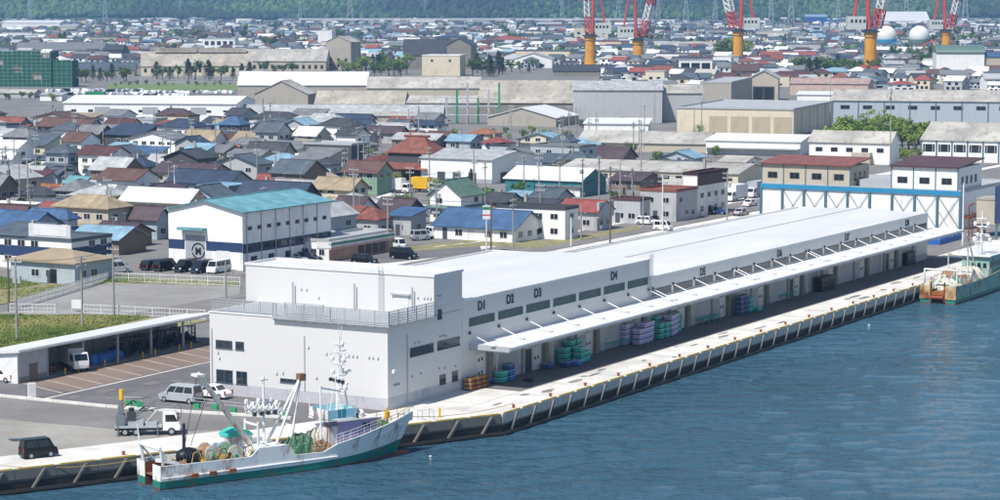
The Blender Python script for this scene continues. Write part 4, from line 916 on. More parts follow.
for k in range(5): MB().box(18.0+k*1.15,18.7+k*1.15,-2.24,-2.19,3.8,4.5).build('wheelhouse_window','carg',t2)
for k in range(4): MB().box(17.44,17.5,-1.7+k*.9,-1.2+k*.9,3.7,4.4).build('wheelhouse_window','carg',t2)
MB().box(17.0,24.6,-2.5,2.5,5.4,5.55).build('wheelhouse_roof','boat_white',t2)
railing('railing','rig_white',t2,[(17.1,-2.4,5.5),(24.3,-2.4,5.5)],.9,.9); railing('railing','rig_white',t2,[(17.1,2.4,5.5),(17.1,-2.4,5.5)],.9,.9)
railing('railing','rig_white',t2,[(2,-2.85,2.65),(9,-2.9,2.6),(16,-2.9,2.85)],.9,1.0); railing('railing','rig_white',t2,[(2,2.85,2.65),(9,2.9,2.6),(16,2.9,2.85)],.9,1.0)
mm = MB(); mm.tube((20.2,0,5.5),(20.4,0,12.3),.2,8,.09)
for z, w in ((7.4,1.5),(8.6,1.2),(9.8,1.3),(11.0,.8)): mm.tube((20.3,-w,z),(20.3,w,z),.07,5).tube((19.6,0,z),(21.2,0,z),.06,5)
lattice(mm,(18.3,0,5.5),(18.3,0,8.4),.3,4,.05,.03); mm.build('main_mast','rig_white',t2)
for (x,y,z,w) in ((21.0,0,8.2,2.2),(20.9,0,9.6,1.6)): MB().box(x-.12,x+.12,-w/2,w/2,z,z+.2).box(x-.25,x+.25,-.25,.25,z-.35,z-.02).build('radar','rig_white',t2)
for (x,y,z) in ((20.3,-1.3,7.5),(20.3,1.2,7.5),(20.3,-1.0,9.9),(20.3,1.1,9.9),(18.3,0,8.4)): MB().lathe([(.05,0),(.25,.05),(.3,.35),(.18,.6),(.02,.65)],8,(x,y,z)).build('antenna_dome','rig_white',t2)
tw = _tw
tm2 = Matrix.Translation(t2.location) @ Matrix.Rotation(pi/2-AA, 4, 'Z')
line('mooring_rope', [tm2 @ V((.2,2.6,2.7)), ST(8.1+8.23*14,-10.5,.5)], .6, 'mooring rope from the green trawler stern to the long quay')
tag(MB().lathe([(.03,-.1),(.13,-.03),(.13,.06),(.03,.12)],8).build('float','steel_white',None,G(430.5,456.5,WZ)), 'small white float on the water off the trawler bow', 'float')
tag(MB().lathe([(.03,-.1),(.16,-.03),(.16,.06),(.03,.12)],8).build('float','steel_white',None,G(869,325,WZ)), 'small white float on the water below the long quay', 'float')
# ================================================================ town buildings
WALLS = dict(white=('f2f1ee','white'), cream=('d8cdb4','cream'), beige=('c6bcaa','beige'), grey=('bcbdbf','grey'), brown=('8a786a','brown'), bluegrey=('b4bfc6','pale blue-grey'), green=('8fae98','pale green'), blue=('2459a6','blue'), tan=('c0b199','tan'), dark=('55565a','dark grey'), yellow=('cbb37a','yellow'), pink=('cbb3a8','pinkish'), stone=('8f8a80','stone grey'), concr=('b3aca1','concrete'), teal=('3b7f86','teal'))
ROOFS = dict(navy=('38485f','navy'), blue=('41658f','blue'), sky=('86aec4','light blue'), teal=('6aa9b6','teal'), grey=('7d8083','grey'), lgrey=('b3b6b8','light grey'), dgrey=('484b52','dark grey'), brown=('6b5048','brown'), maroon=('5f3f41','maroon'), red=('9c4f48','red'), orange=('a36a4c','orange'), rust=('8e5344','rust brown'), white=('e6e7e6','white'), purple=('57484f','purple brown'), green=('5f7f72','green'), tan=('a8977a','tan'), slate=('56636e','slate blue'), old=('bab6ad','weathered'), oldtan=('b5ad9f','weathered tan'), pink=('b89c94','pinkish'))
for k, (c, n) in WALLS.items(): PAL['w_'+k] = (c, .75, 'wall'); PAL['c_'+k] = (c, .6, 'clad')
for k, (c, n) in ROOFS.items():
    PAL['rx_'+k] = (c, .5, 'old' if k.startswith('old') else 'roofx'); PAL['ry_'+k] = (c, .5, 'old' if k.startswith('old') else 'roofy'); PAL['rt_'+k] = (c, .6, 'tile'); PAL['rp_'+k] = (c, .6, 'plain')
PAL['rx_white'] = ('e6e7e6', .5, 'roofw'); PAL['ry_white'] = PAL['rx_white']
P(band_navy=('2c4064',.6,'plain'), shutter_grey=('a2a6ac',.6,'clad'), trim_blue=('2f86b0',.5,'plain'), post_blue=('51707f',.5,'plain'), brick=('c09a80',.8,'conc'), stripe_green=('2f8a5e',.5,'plain'), stripe_orange=('d9772f',.5,'plain'), stripe_red=('c23a30',.5,'plain'), stain_red=('b0574a',.8,'rusty'))
win_u = MB(); win_u.box(0,1,-.05,0,0,1,1); win_u.add([(.07,-.058,.08),(.47,-.058,.08),(.47,-.058,.92),(.07,-.058,.92)],[(0,1,2,3)],0); win_u.add([(.53,-.058,.08),(.93,-.058,.08),(.93,-.058,.92),(.53,-.058,.92)],[(0,1,2,3)],0)
win_me = win_u.mesh('window'); win_dk = win_me.copy()
for m_ in ('carg', 'frame'): win_me.materials.append(M(m_))
for m_ in ('carg', 'frame_dark'): win_dk.materials.append(M(m_))
FOOT = []      # footprints (x, y, radius)
MARKS = []     # landmarks (u, v, phrase)
def solve_u(p0, d, u):
    """distance along ground direction d from p0 at which the sight column u is met"""
    k = (u-500)/F_PX        # x = k * fw
    fw0 = p0.y*cos(PITCH)+(CAM_H-p0.z)*sin(PITCH); fw1 = d.y*cos(PITCH)
    return (k*fw0-p0.x)/(d.x-k*fw1)
class Bld:
    def __init__(s, name, label, cat, uL, uR, v, dep, h, ang=29.3, wall='w_white', group=None, px=True):
        a = R(ang); s.a = a; fx = V((cos(a), -sin(a), 0)); fy = V((sin(a), cos(a), 0))
        if ang >= 0: pn = G(uR, v); W = -solve_u(pn, fx, uL); org = pn - fx*W
        else: pn = G(uL, v); W = solve_u(pn, fx, uR); org = pn
        s.W = W; s.D = dep if dep > 0 else solve_u(org+fx*W, fy, -dep)      # negative: image column of the far corner
        s.D = min(max(s.D, 2.5), 140.0); s.h = h/pxm(v) if px else h
        s.t = thing(name, label, cat, (org.x, org.y, 0), -a, group); s.wall = wall; s.org = org
        c = org+fx*(W/2)+fy*(s.D/2); FOOT.append((c.x, c.y, W/2+1, s.D/2+1, a)); s.c = c; s.uv = ((uL+uR)/2, v-s.h*pxm(v)/2)
        s.zr = s.h
    def walls(s, top='flat', rise=1.5):
        W, D, h = s.W, s.D, s.h; mb = MB()
        if top == 'gx': mb.prism([(0,0),(D,0),(D,h),(D/2,h+rise),(0,h)], 'x', 0, W)
        elif top == 'gy': mb.prism([(0,0),(W,0),(W,h),(W/2,h+rise),(0,h)], 'y', 0, D)
        elif top == 'sx': mb.prism([(0,0),(D,0),(D,h+rise),(0,h)], 'x', 0, W)      # mono pitch, high at back
        elif top == 'sy': mb.prism([(0,0),(W,0),(W,h),(0,h+rise)], 'y', 0, D)
        else: mb.box(0, W, 0, D, 0, h)
        s.wo = mb.build('wall', s.wall, s.t); return s
    def roof(s, typ, mat, rise=1.5, over=.45, th=.16):
        W, D, h = s.W, s.D, s.h; mb = MB(); o = over
        if typ == 'gx':
            sl = rise/(D/2); mb.prism([(-o,h-o*sl-.02),(D/2,h+rise-.02),(D+o,h-o*sl-.02),(D+o,h-o*sl+th),(D/2,h+rise+th),(-o,h-o*sl+th)], 'x', -o, W+o); mb.box(-o-.02, W+o+.02, D/2-.14, D/2+.14, h+rise+th-.06, h+rise+th+.1)
        elif typ == 'gy':
            sl = rise/(W/2); mb.prism([(-o,h-o*sl-.02),(W/2,h+rise-.02),(W+o,h-o*sl-.02),(W+o,h-o*sl+th),(W/2,h+rise+th),(-o,h-o*sl+th)], 'y', -o, D+o); mb.box(W/2-.14, W/2+.14, -o-.02, D+o+.02, h+rise+th-.06, h+rise+th+.1)
        elif typ == 'sx': sl = rise/D; mb.prism([(-o,h-o*sl-.02),(D+o,h+rise+o*sl-.02),(D+o,h+rise+o*sl+th),(-o,h-o*sl+th)], 'x', -o, W+o)
        elif typ == 'sy': sl = rise/W; mb.prism([(-o,h+rise+o*sl-.02),(W+o,h-o*sl-.02),(W+o,h-o*sl+th),(-o,h+rise+o*sl+th)], 'y', -o, D+o)
        elif typ == 'hip':
            z = h+.02; x0,x1,y0,y1 = -o,W+o,-o,D+o
            if W >= D: r0, r1 = (x0+(y1-y0)/2*.9, D/2), (x1-(y1-y0)/2*.9, D/2)
            else: r0, r1 = (W/2, y0+(x1-x0)/2*.9), (W/2, y1-(x1-x0)/2*.9)
            vs = [(x0,y0,z-.2),(x1,y0,z-.2),(x1,y1,z-.2),(x0,y1,z-.2),(x0,y0,z),(x1,y0,z),(x1,y1,z),(x0,y1,z),(*r0,h+rise),(*r1,h+rise)]
            top = [(4,5,9,8),(5,6,9),(6,7,8,9),(7,4,8)] if W >= D else [(4,5,8),(5,6,9,8),(6,7,9),(7,4,8,9)]
            mb.add(vs, [(3,2,1,0),(0,1,5,4),(1,2,6,5),(2,3,7,6),(3,0,4,7)]+top)
            mb.tube((*r0,h+rise),(*r1,h+rise),.13,5)
        else:
            mb.box(-o, W+o, -o, D+o, h, h+th); 
        s.ro = mb.build('roof', mat, s.t, fix=True)
        if typ == 'flat' and over < .3:
            pm = MB().box(-o,W+o,-o,.2-o,h+th,h+th+.4).box(-o,W+o,D+o-.2,D+o,h+th,h+th+.4).box(-o,.2-o,.2-o,D+o-.2,h+th,h+th+.4).box(W+o-.2,W+o,.2-o,D+o-.2,h+th,h+th+.4).build('parapet', mat, s.t)
        return s
    def at(s, face, x, z, off=0.0):
        if face == 'F': return (x, -off, z), 0
        if face == 'R': return (s.W+off, x, z), pi/2
        return (-off, s.D-x, z), -pi/2
    def win(s, face, n, z, w, h, x0=None, x1=None, dark=False, skip=0.0):
        L_ = s.W if face == 'F' else s.D; a = .6 if x0 is None else x0; b = L_-.6 if x1 is None else x1
        if n < 1 or b-a < w*.8: return s
        w = min(w, (b-a)/n*.92)
        for i in range(n):
            if skip and random.random() < skip: continue
            c = a+(b-a)*(i+.5)/n-w/2; loc, rz = s.at(face, c, z); link('window', win_dk if dark else win_me, None, s.t, loc, rz, (w, 1, h))
        return s
    def panel(s, name, face, x0, x1, z0, z1, mat, th=.06, parent=None):
        loc, rz = s.at(face, x0, 0); return MB().box(0, x1-x0, -th, 0, z0, z1).build(name, mat, parent or s.t, loc, rz)
def landmark(b, phrase): MARKS.append((b.uv[0], b.uv[1], phrase, b))
# ---- big named buildings
b = Bld('company_shed','white shed with teal roof, navy band and a round M emblem','warehouse',169,243,271,-331,59); b.walls('gy',1.6).roof('gy','ry_teal',1.6,.5); landmark(b,'the teal-roofed white shed')
W, h = b.W, b.h
b.panel('band','F',.02,3.2,2.9,4.4,'band_navy',.03); b.panel('band','F',7.4,W-.02,2.9,4.4,'band_navy',.03); b.panel('band','R',0,b.D,2.7,4.2,'band_navy',.03)
b.panel('shutter','F',3.4,7.2,0,5.2,'shutter_grey',.05); b.panel('awning','F',2.6,7.6,6.1,6.5,'rx_teal',1.3); b.panel('awning_frame','F',3.2,7.3,5.3,6.1,'steel_white',.4)
b.panel('shutter','F',9.5,12.0,0,3.0,'steel_white',.05)
b.win('R',int(b.D/2.4),3.05,1.7,1.0,dark=True); b.win('R',int(b.D/2.8),6.3,1.1,.6,dark=True); b.win('R',int(b.D/5),.9,1.6,1.2,dark=True,skip=.3)
for k in range(int(b.D/4)): b.panel('downpipe','R',1+k*4,1.14+k*4,0,h,'galv',.12)
em = MB()
for i in range(24):
    a0, a1 = 2*pi*i/24, 2*pi*(i+1)/24
    if i in (0, 12): continue
    em.add([(1.3*cos(a0),0,1.3*sin(a0)),(1.3*cos(a1),0,1.3*sin(a1)),(1.08*cos(a1),0,1.08*sin(a1)),(1.08*cos(a0),0,1.08*sin(a0))],[(0,1,2,3)])
e = em.build('emblem','letter',b.t,(5.9,-.09,2.75),fix=False); text('M',1.5,'letter',e,(0,-.0,-.53),(pi/2,0,0),'lettering',.02,.06)
b = Bld('convenience_store','small flat-roofed convenience store with green and white fascia stripes','shop',299,329,262,-392,20); b.walls().roof('flat','rp_lgrey',over=.1,th=.1); landmark(b,'the striped convenience store')
b.panel('brick_front','R',.02,b.D-.02,0,2.0,'brick',.04); b.panel('fascia','R',-.1,b.D,2.05,3.3,'steel_white',.5); b.panel('fascia_stripe','R',-.1,b.D,2.75,3.05,'stripe_green',.53); b.panel('fascia_stripe','R',-.1,b.D,2.15,2.3,'stripe_orange',.53); b.panel('fascia','F',b.W*.6,b.W,2.2,3.3,'steel_white',.1)
for k in range(4): b.panel('shop_window','R',b.D*.45+k*2.2,b.D*.45+k*2.2+1.9,.25,1.95,'carg',.06)
b.win('F',3,1.0,1.1,1.1); b.panel('brick_pier','R',b.D-2,b.D,0,3.6,'brick',.2)
sp = thing('shop_sign','tall pole sign with green top beside the convenience store parking','sign',G(486.5,252))
MB().tube((0,0,0),(0,0,8.1),.12,8).build('pole','steel_white',sp); sg = MB().box(-.65,.65,-.12,.12,5.6,7.9).build('sign_panel','steel_white',sp); MB().box(-.66,.66,-.14,.14,7.2,7.7).build('stripe','stripe_green',sg); MB().box(-.66,.66,-.14,.14,6.2,6.4).build('stripe','stripe_red',sg)
# blue banded works on the right
b = Bld('harbour_works','white works building with blue band, blue posts and cross bracing','factory',761,960,230,30,37); b.walls().roof('flat','rp_lgrey',over=.05); landmark(b,'the blue-banded works building')
W, D, h = b.W, b.D, b.h
b.panel('band','F',-.1,W+.1,h-.5,h+.35,'trim_blue',.3)
n = 9
for k in range(n+1): b.panel('post','F',W*k/n-.22,W*k/n+.22,0,h-.52,'post_blue',.32)
for k in range(n):
    if k in (0, 5): continue
    x0, x1 = W*k/n+.3, W*(k+1)/n-.3; z0, z1 = .5, h-.8
    q = MB().tube((x0,-.2,z0),(x1,-.2,z1),.05,4).build('brace','post_blue',b.t); q = MB().tube((x0,-.24,z1),(x1,-.24,z0),.05,4).build('brace','post_blue',b.t)
    q = MB().tube((x0,-.2,(z0+z1)/2),((x0+x1)/2,-.22,z0),.03,4).build('brace','post_blue',b.t)
for (f0, f1, D2, wl, rf, hh, lab, nm) in ((0.0,.455,10,'w_beige','ry_rust',4.2,'beige',4),(.66,.985,14,'c_white','ry_maroon',4.6,'white',3)):
    x0, x1 = W*f0+.05, W*f1; mb = MB().box(x0,x1,.02,D2,h+.35,h+hh).build('upper_storey',wl,b.t)
    MB().prism([(-.5,h+hh-.02),(D2+.4,h+hh+1.0),(D2+.4,h+hh+1.2),(-.5,h+hh+.2)],'x',x0-.4,x1+.4).build('upper_roof',rf,mb)
    for k in range(nm):
        c = x0+(x1-x0)*(k+.5)/nm; link('window',win_dk,None,mb,(c-1,.02,h+1.5),0,(2.0,1,1.2))
    for k in range(3 if nm == 4 else 4): link('window',win_dk,None,mb,(x1,2+k*2.6,h+1.4),pi/2,(1.2,1,1.5))
    for k in range(nm+1): MB().box(-.1,.1,-.08,.02,h+.35,h+hh).build('mullion','post_blue',mb,(x0+(x1-x0)*k/nm,0,0))
b.panel('stair','R',1,9,2.0,2.4,'rust',1.2); 
MB().box(W*.47,W*.64,3,8,h,h+1.6).build('roof_plant','galv',b.t)
# large far sheds, list: name,label,uL,uR,v,dep,h,ang,wall,roof,type,rise(m)
def shed(label, uL, uR, v, dep, hpx, ang, wall, roof, typ, rise, mark=None, name='warehouse', cat='warehouse', over=.4, wins=None):
    b = Bld(name, label, cat, uL, uR, v, dep, hpx, ang, wall)
    b.walls(typ if typ in ('gx','gy','sx','sy') else 'flat', rise).roof(typ, roof, rise, over)
    if wins:
        for (f, n, z, w, hh) in wins: b.win(f, n, b.h*z, w, b.h*hh, dark=True)
    if mark: landmark(b, mark)
    return b
b = shed('large white shed with pale roof behind the red tiled house',421,492,184,-538,24,29.3,'c_white','rx_lgrey','gx',1.4,'the large white shed'); b.panel('band','F',0,b.W,0,1.0,'shutter_grey',.05)
for k in range(3): b.panel('shutter','F',4.5+k*4.2,6.6+k*4.2,0,2.4,'frame_dark',.06)
for k in range(3): b.panel('shutter','R',4+k*5,7+k*5,0,2.4,'frame_dark',.06)
b = shed('blue-gabled shed with white roof left of the grey factory',505,581,197,-606,16,29.3,'c_teal','rx_white','gx',2.2,'the blue-gabled white-roofed shed')
b.t['label'] = 'white-roofed shed with teal blue gable left of the grey factory'
b = shed('wide low factory with weathered grey roof behind the street shops',560,738,186,22,12,24,'w_cream','rx_old','gx',1.5,'the wide grey-roofed factory',wins=[('F',14,.4,1.5,.3)])
b = shed('low hall with long weathered roof below the white shed',577,706,153,20,9,15,'w_beige','rx_old','gx',2.6,'the long weathered hall')
b = shed('plain white box shed behind the long weathered hall',584,648,138,14,14,8,'c_white','rx_white','sx',1.0)
b = shed('cream two-bay warehouse with pale flat roof',677,793,136,-832,26,20,'w_cream','rp_lgrey','flat',0,'the cream flat-roofed warehouse',over=.25)
for k in range(4): b.panel('shutter','F',b.W*(.28+k*.185),b.W*(.28+k*.185)+b.W*.155,.5,b.h*.72,'w_tan',.05)
for k in range(5): b.panel('pilaster','R',b.D*k/5,b.D*k/5+.5,0,b.h,'w_grey',.2)
b = shed('white loading hall with deep canopy below the cream warehouse',706,800,156,12,14,20,'c_white','rx_white','sx',1.2); b.panel('canopy','F',0,b.W,b.h*.45,b.h*.52,'rp_lgrey',2.5)
b = shed('low white plant with grey roof behind the brown-roofed works',809,890,165,-899,22,22,'c_white','rx_old','gx',2.5,'the low white plant',wins=[('F',5,.55,1.8,.2)]); b.panel('tank_shed','F',b.W*.55,b.W*.78,0,b.h*.55,'w_beige',2.5)
b = shed('white school-like hall with wide grey roof at the right edge',921,1030,164,24,22,24,'c_white','rx_old','gx',4.0,'the white hall at the right edge')
for k in range(7): b.panel('window_bay','F',b.W*(k+.12)/7,b.W*(k+.88)/7,b.h*.45,b.h*.8,'carg',.05); b.panel('post','F',b.W*k/7-.2,b.W*k/7+.2,0,b.h,'post_blue',.15)
for k in range(14): b.panel('window_bar','F',b.W*(k+.47)/14,b.W*(k+.53)/14,b.h*.45,b.h*.8,'frame',.08)
b = shed('long pale warehouse with grey roof and dark windows behind the hedge',832,1040,124,24,22,12,'c_bluegrey','rx_old','gx',3.2,'the long pale warehouse',wins=[('F',9,.6,3.2,.18)])
for k in range(8): b.panel('post','F',b.W*k/8,b.W*k/8+.35,0,b.h,'post_blue',.15)
b = shed('domed white storage hall with pale green roof at the right',936,984,79,28,27,6,'w_white','rp_lgrey','flat',0,'the domed white storage hall',over=.2)
MB().prism([(b.D/2+ (b.D/2)*cos(a_)*-1, b.h+.2+3.2*sin(a_)) for a_ in [pi*i/10 for i in range(11)]],'x',-.4,b.W+.4).build('dome_roof','rp_green',b.t); b.panel('band','F',0,b.W,b.h-1.2,b.h,'rp_green',.15)
MB().lathe([(b.W*.46,0),(b.W*.4,1.0),(b.W*.25,2.2),(.2,2.8)],18,(b.W*.5,b.D*.4,b.h+.3)).build('dome','rp_white',b.t)
b = shed('grey clad warehouse with light roof in the middle distance',573,662,123,20,33,3,'c_grey','rx_lgrey','gx',2.6,'the grey clad warehouse')
b = shed('lower extension of the grey clad warehouse with pale roof',663,702,122,20,29,3,'w_grey','rx_old','gx',2.4)
b = shed('old brown-roofed warehouse left of the grey clad warehouse',478,625,113,42,10,4,'w_stone','rx_oldtan','gx',7.5,'the old brown-roofed warehouse')
b = shed('white gabled shed in front of the old brown-roofed warehouse',488,556,127,24,9,20,'w_concr','ry_white','gy',3.2)
b = shed('bare concrete block right of the grey clad warehouse',700,731,109,-752,26,14,'w_concr','rp_lgrey','flat',0,over=.1)
b = shed('white control house with dark window band among the cranes',679,712,79,10,19,3,'w_white','rp_lgrey','flat',0,'the white control house',over=.3)
for k in range(3): b.panel('window_bay','F',b.W*(.06+k*.31),b.W*(.32+k*.31),b.h*.5,b.h*.85,'carg',.1)
b = shed('long dark roofed dock shed at the foot of the cranes',553,690,76,20,5,2,'w_stone','rx_dgrey','gx',3.0,'the dark dock shed')
b = shed('second long dark roofed dock shed right of the control house',713,800,75,24,4,2,'w_brown','rx_brown','gx',3.5)
b = shed('beige gabled workshop behind the cream warehouse',749,778,102,26,24,8,'w_beige','ry_lgrey','gy',3.0,wins=[('F',1,.05,9,.6)])
b = shed('pinkish brown workshop with low roof left of the long pale warehouse',790,868,96,18,12,16,'w_pink','rx_pink','gx',2.0)
b = shed('white shed with low roof tucked behind the long pale warehouse',797,850,104,12,9,12,'c_white','rx_white','sx',.8)
b = shed('small green-roofed pump house among the trees',908,929,78,10,7,10,'w_green','rx_green','gx',1.6)
b = shed('long white-roofed warehouse in the middle distance',238,367,98,20,13,1,'w_concr','rx_white','gx',5.2,'the long white-roofed warehouse')
b = shed('concrete gabled store with peaked front below the white-roofed warehouse',255,308,107,-317,13,12,'w_concr','ry_old','gy',5.0,'the concrete gabled store')
b = shed('pale roofed warehouse with brown wall right of the white-roofed warehouse',367,480,101,20,13,1,'w_beige','rx_old','gx',4.2,'the pale-roofed brown warehouse')
b = shed('old mossy roofed shed right of the concrete gabled store',315,404,108,18,4,4,'w_concr','rx_oldtan','gx',4.6)
b = shed('low pale roofed shed beside the pipe racks',405,478,108,16,5,4,'w_grey','rx_old','gx',2.4)
b = shed('long low white-roofed shed in front of the concrete gabled store',205,442,122,13,6,3,'w_concr','rx_lgrey','gx',3.4)
b = shed('grey block wall shed below the mossy roofed shed',357,437,125,10,9,6,'w_concr','rx_old','sx',.8)
b = shed('long white warehouse with row of small windows at the left',64,236,122,26,18,9,'c_white','rx_white','gx',2.0,'the long white warehouse at the left',wins=[('F',10,.5,1.8,.14)])
for k in range(3): b.panel('shutter','F',b.W*(.18+.28*k),b.W*(.27+.28*k),b.h*.4,b.h*.8,'shutter_grey',.06)
b = shed('white lean-to with pale roof at the right end of the long white warehouse',212,300,126,12,6,9,'w_white','rx_white','sx',1.5)
b = shed('small dark open shed in front of the long white warehouse',55,95,124,10,7,9,'w_stone','rx_tan','sx',.8)
b = shed('white block store with pitched roof above the concrete gabled store',238,262,96,14,22,1,'w_white','rx_lgrey','gx',1.0)
b = shed('concrete factory house with peaked front and small square windows',326,351,70,-361,28,26,'w_concr','ry_old','gy',3.4,'the concrete factory house',wins=[('F',3,.3,1.6,.12),('F',3,.1,1.6,.12)])
b = shed('long concrete hall joined to the left of the concrete factory house',238,326,71,30,10,1,'w_beige','rx_old','gx',6.5,wins=[('F',14,.2,1.6,.4)])
b = shed('dark old factory with steep gabled roof and roof vents',405,470,69,26,14,-4,'w_stone','rx_dgrey','gx',9.0,'the dark old factory')
b = shed('tall dark factory block right of the dark old factory',447,471,69,24,24,8,'w_stone','ry_dgrey','gy',4.0)
b = shed('cream blank-walled block in front of the dark old factory',422,460,76,16,20,10,'w_cream','rp_white','flat',0,'the cream blank-walled block',over=.15,wins=[('F',2,.7,1.2,.12)])
b = shed('tiny white tower block behind the concrete factory house',318,332,48,16,17,8,'w_white','rp_white','flat',0,over=.1)
b = shed('long tan-roofed mill with roof monitor at the upper left',141,252,76,28,10,-6,'w_cream','rx_oldtan','gx',7.5,'the tan-roofed mill',wins=[('F',16,.35,1.5,.4)])
MB().box(b.W*.12,b.W*.5,b.D*.4,b.D*.6,b.h+7,b.h+9.5).box(b.W*.52,b.W*.95,b.D*.4,b.D*.6,b.h+7,b.h+9.5).build('roof_monitor','rx_oldtan',b.t)
b = shed('white office block with dark windows behind the tan-roofed mill',203,235,53,16,14,4,'w_white','rp_lgrey','flat',0,'the white office block',over=.2,wins=[('F',5,.55,3,.3),('F',5,.1,3,.3)])
b = shed('long grey-roofed depot behind the green netted scaffolding',16,104,58,26,8,-2,'w_beige','rx_grey','gx',5.0,'the grey-roofed depot')
b = shed('grey house-like annex right of the grey-roofed depot',103,122,59,18,9,6,'w_dark','rx_dgrey','gx',3.5)
b = shed('slate-roofed hall behind the rail yard trees',74,134,76,18,6,-3,'w_concr','rx_slate','gx',4.0)
b = shed('blue-walled unit left of the tan-roofed mill',142,152,51,10,9,3,'w_blue','rx_blue','gx',1.0)
b = shed('large white distribution hall in the far left distance',2,60,31,60,8,2,'w_white','rx_white','gx',3.0)
b = shed('far white hall right of the large distribution hall',60,76,32,40,5,2,'w_cream','rx_lgrey','gx',3.0)
b = shed('long white roofed arena in the far right distance',884,930,25,90,4,2,'w_white','rx_white','gx',14.0)
b = shed('blue stepped factory below the wooded hill',805,827,25,40,8,4,'w_blue','rx_sky','gx',4.0)
b = shed('low blue-roofed annex right of the blue stepped factory',827,846,24,40,2.5,4,'w_bluegrey','rx_blue','gx',3.0)
b = shed('cream office left of the yellow crane at the right',757,788,40,24,8,4,'w_cream','rp_lgrey','flat',0,over=.2)
b = shed('white shed with red awning beside the crane',500,523,44,30,4,3,'w_white','rp_red','flat',0,over=.2)
b = shed('white gabled store at the foot of the leftmost crane',514,552,68,24,9,5,'c_white','ry_lgrey','gy',3.5,wins=[('F',1,.1,14,.35)])
b = shed('cream apartment block behind the leftmost crane',574,608,44,24,16,4,'w_cream','rp_lgrey','flat',0,'the cream apartment block',over=.2,wins=[('F',4,.6,3,.15),('F',4,.3,3,.15)])
b = shed('white stepped hall between the two left cranes',619,645,50,24,10,4,'w_white','rp_white','flat',0,over=.2)
b = shed('blue-striped white store right of the second crane',622,655,54,20,7,4,'w_white','rx_blue','gx',1.0)
b = shed('long white industrial roof behind the cranes',545,620,60,24,5,2,'w_white','rx_white','gx',2.6)
b = shed('grey long depot right of the second crane',655,712,52,24,6,2,'w_grey','rx_old','gx',3.0)
b = shed('white dormitory block behind the trees at the right',789,824,74,14,12,6,'w_bluegrey','rx_grey','gx',2.5,wins=[('F',4,.55,2.0,.2),('F',4,.15,2.0,.2)])
b = shed('white dormitory block right of the trees by the yellow crane',835,865,74,14,10,6,'w_bluegrey','rx_grey','gx',2.0,wins=[('F',4,.4,2.0,.25)])
b = shed('small white dormitory right of the yellow crane',884,904,74,12,10,6,'w_bluegrey','rx_lgrey','gx',1.5,wins=[('F',2,.4,2.0,.25)])
b = shed('blue-topped white works at the far right edge',984,1020,79,20,22,6,'w_beige','rx_blue','gx',2.0)
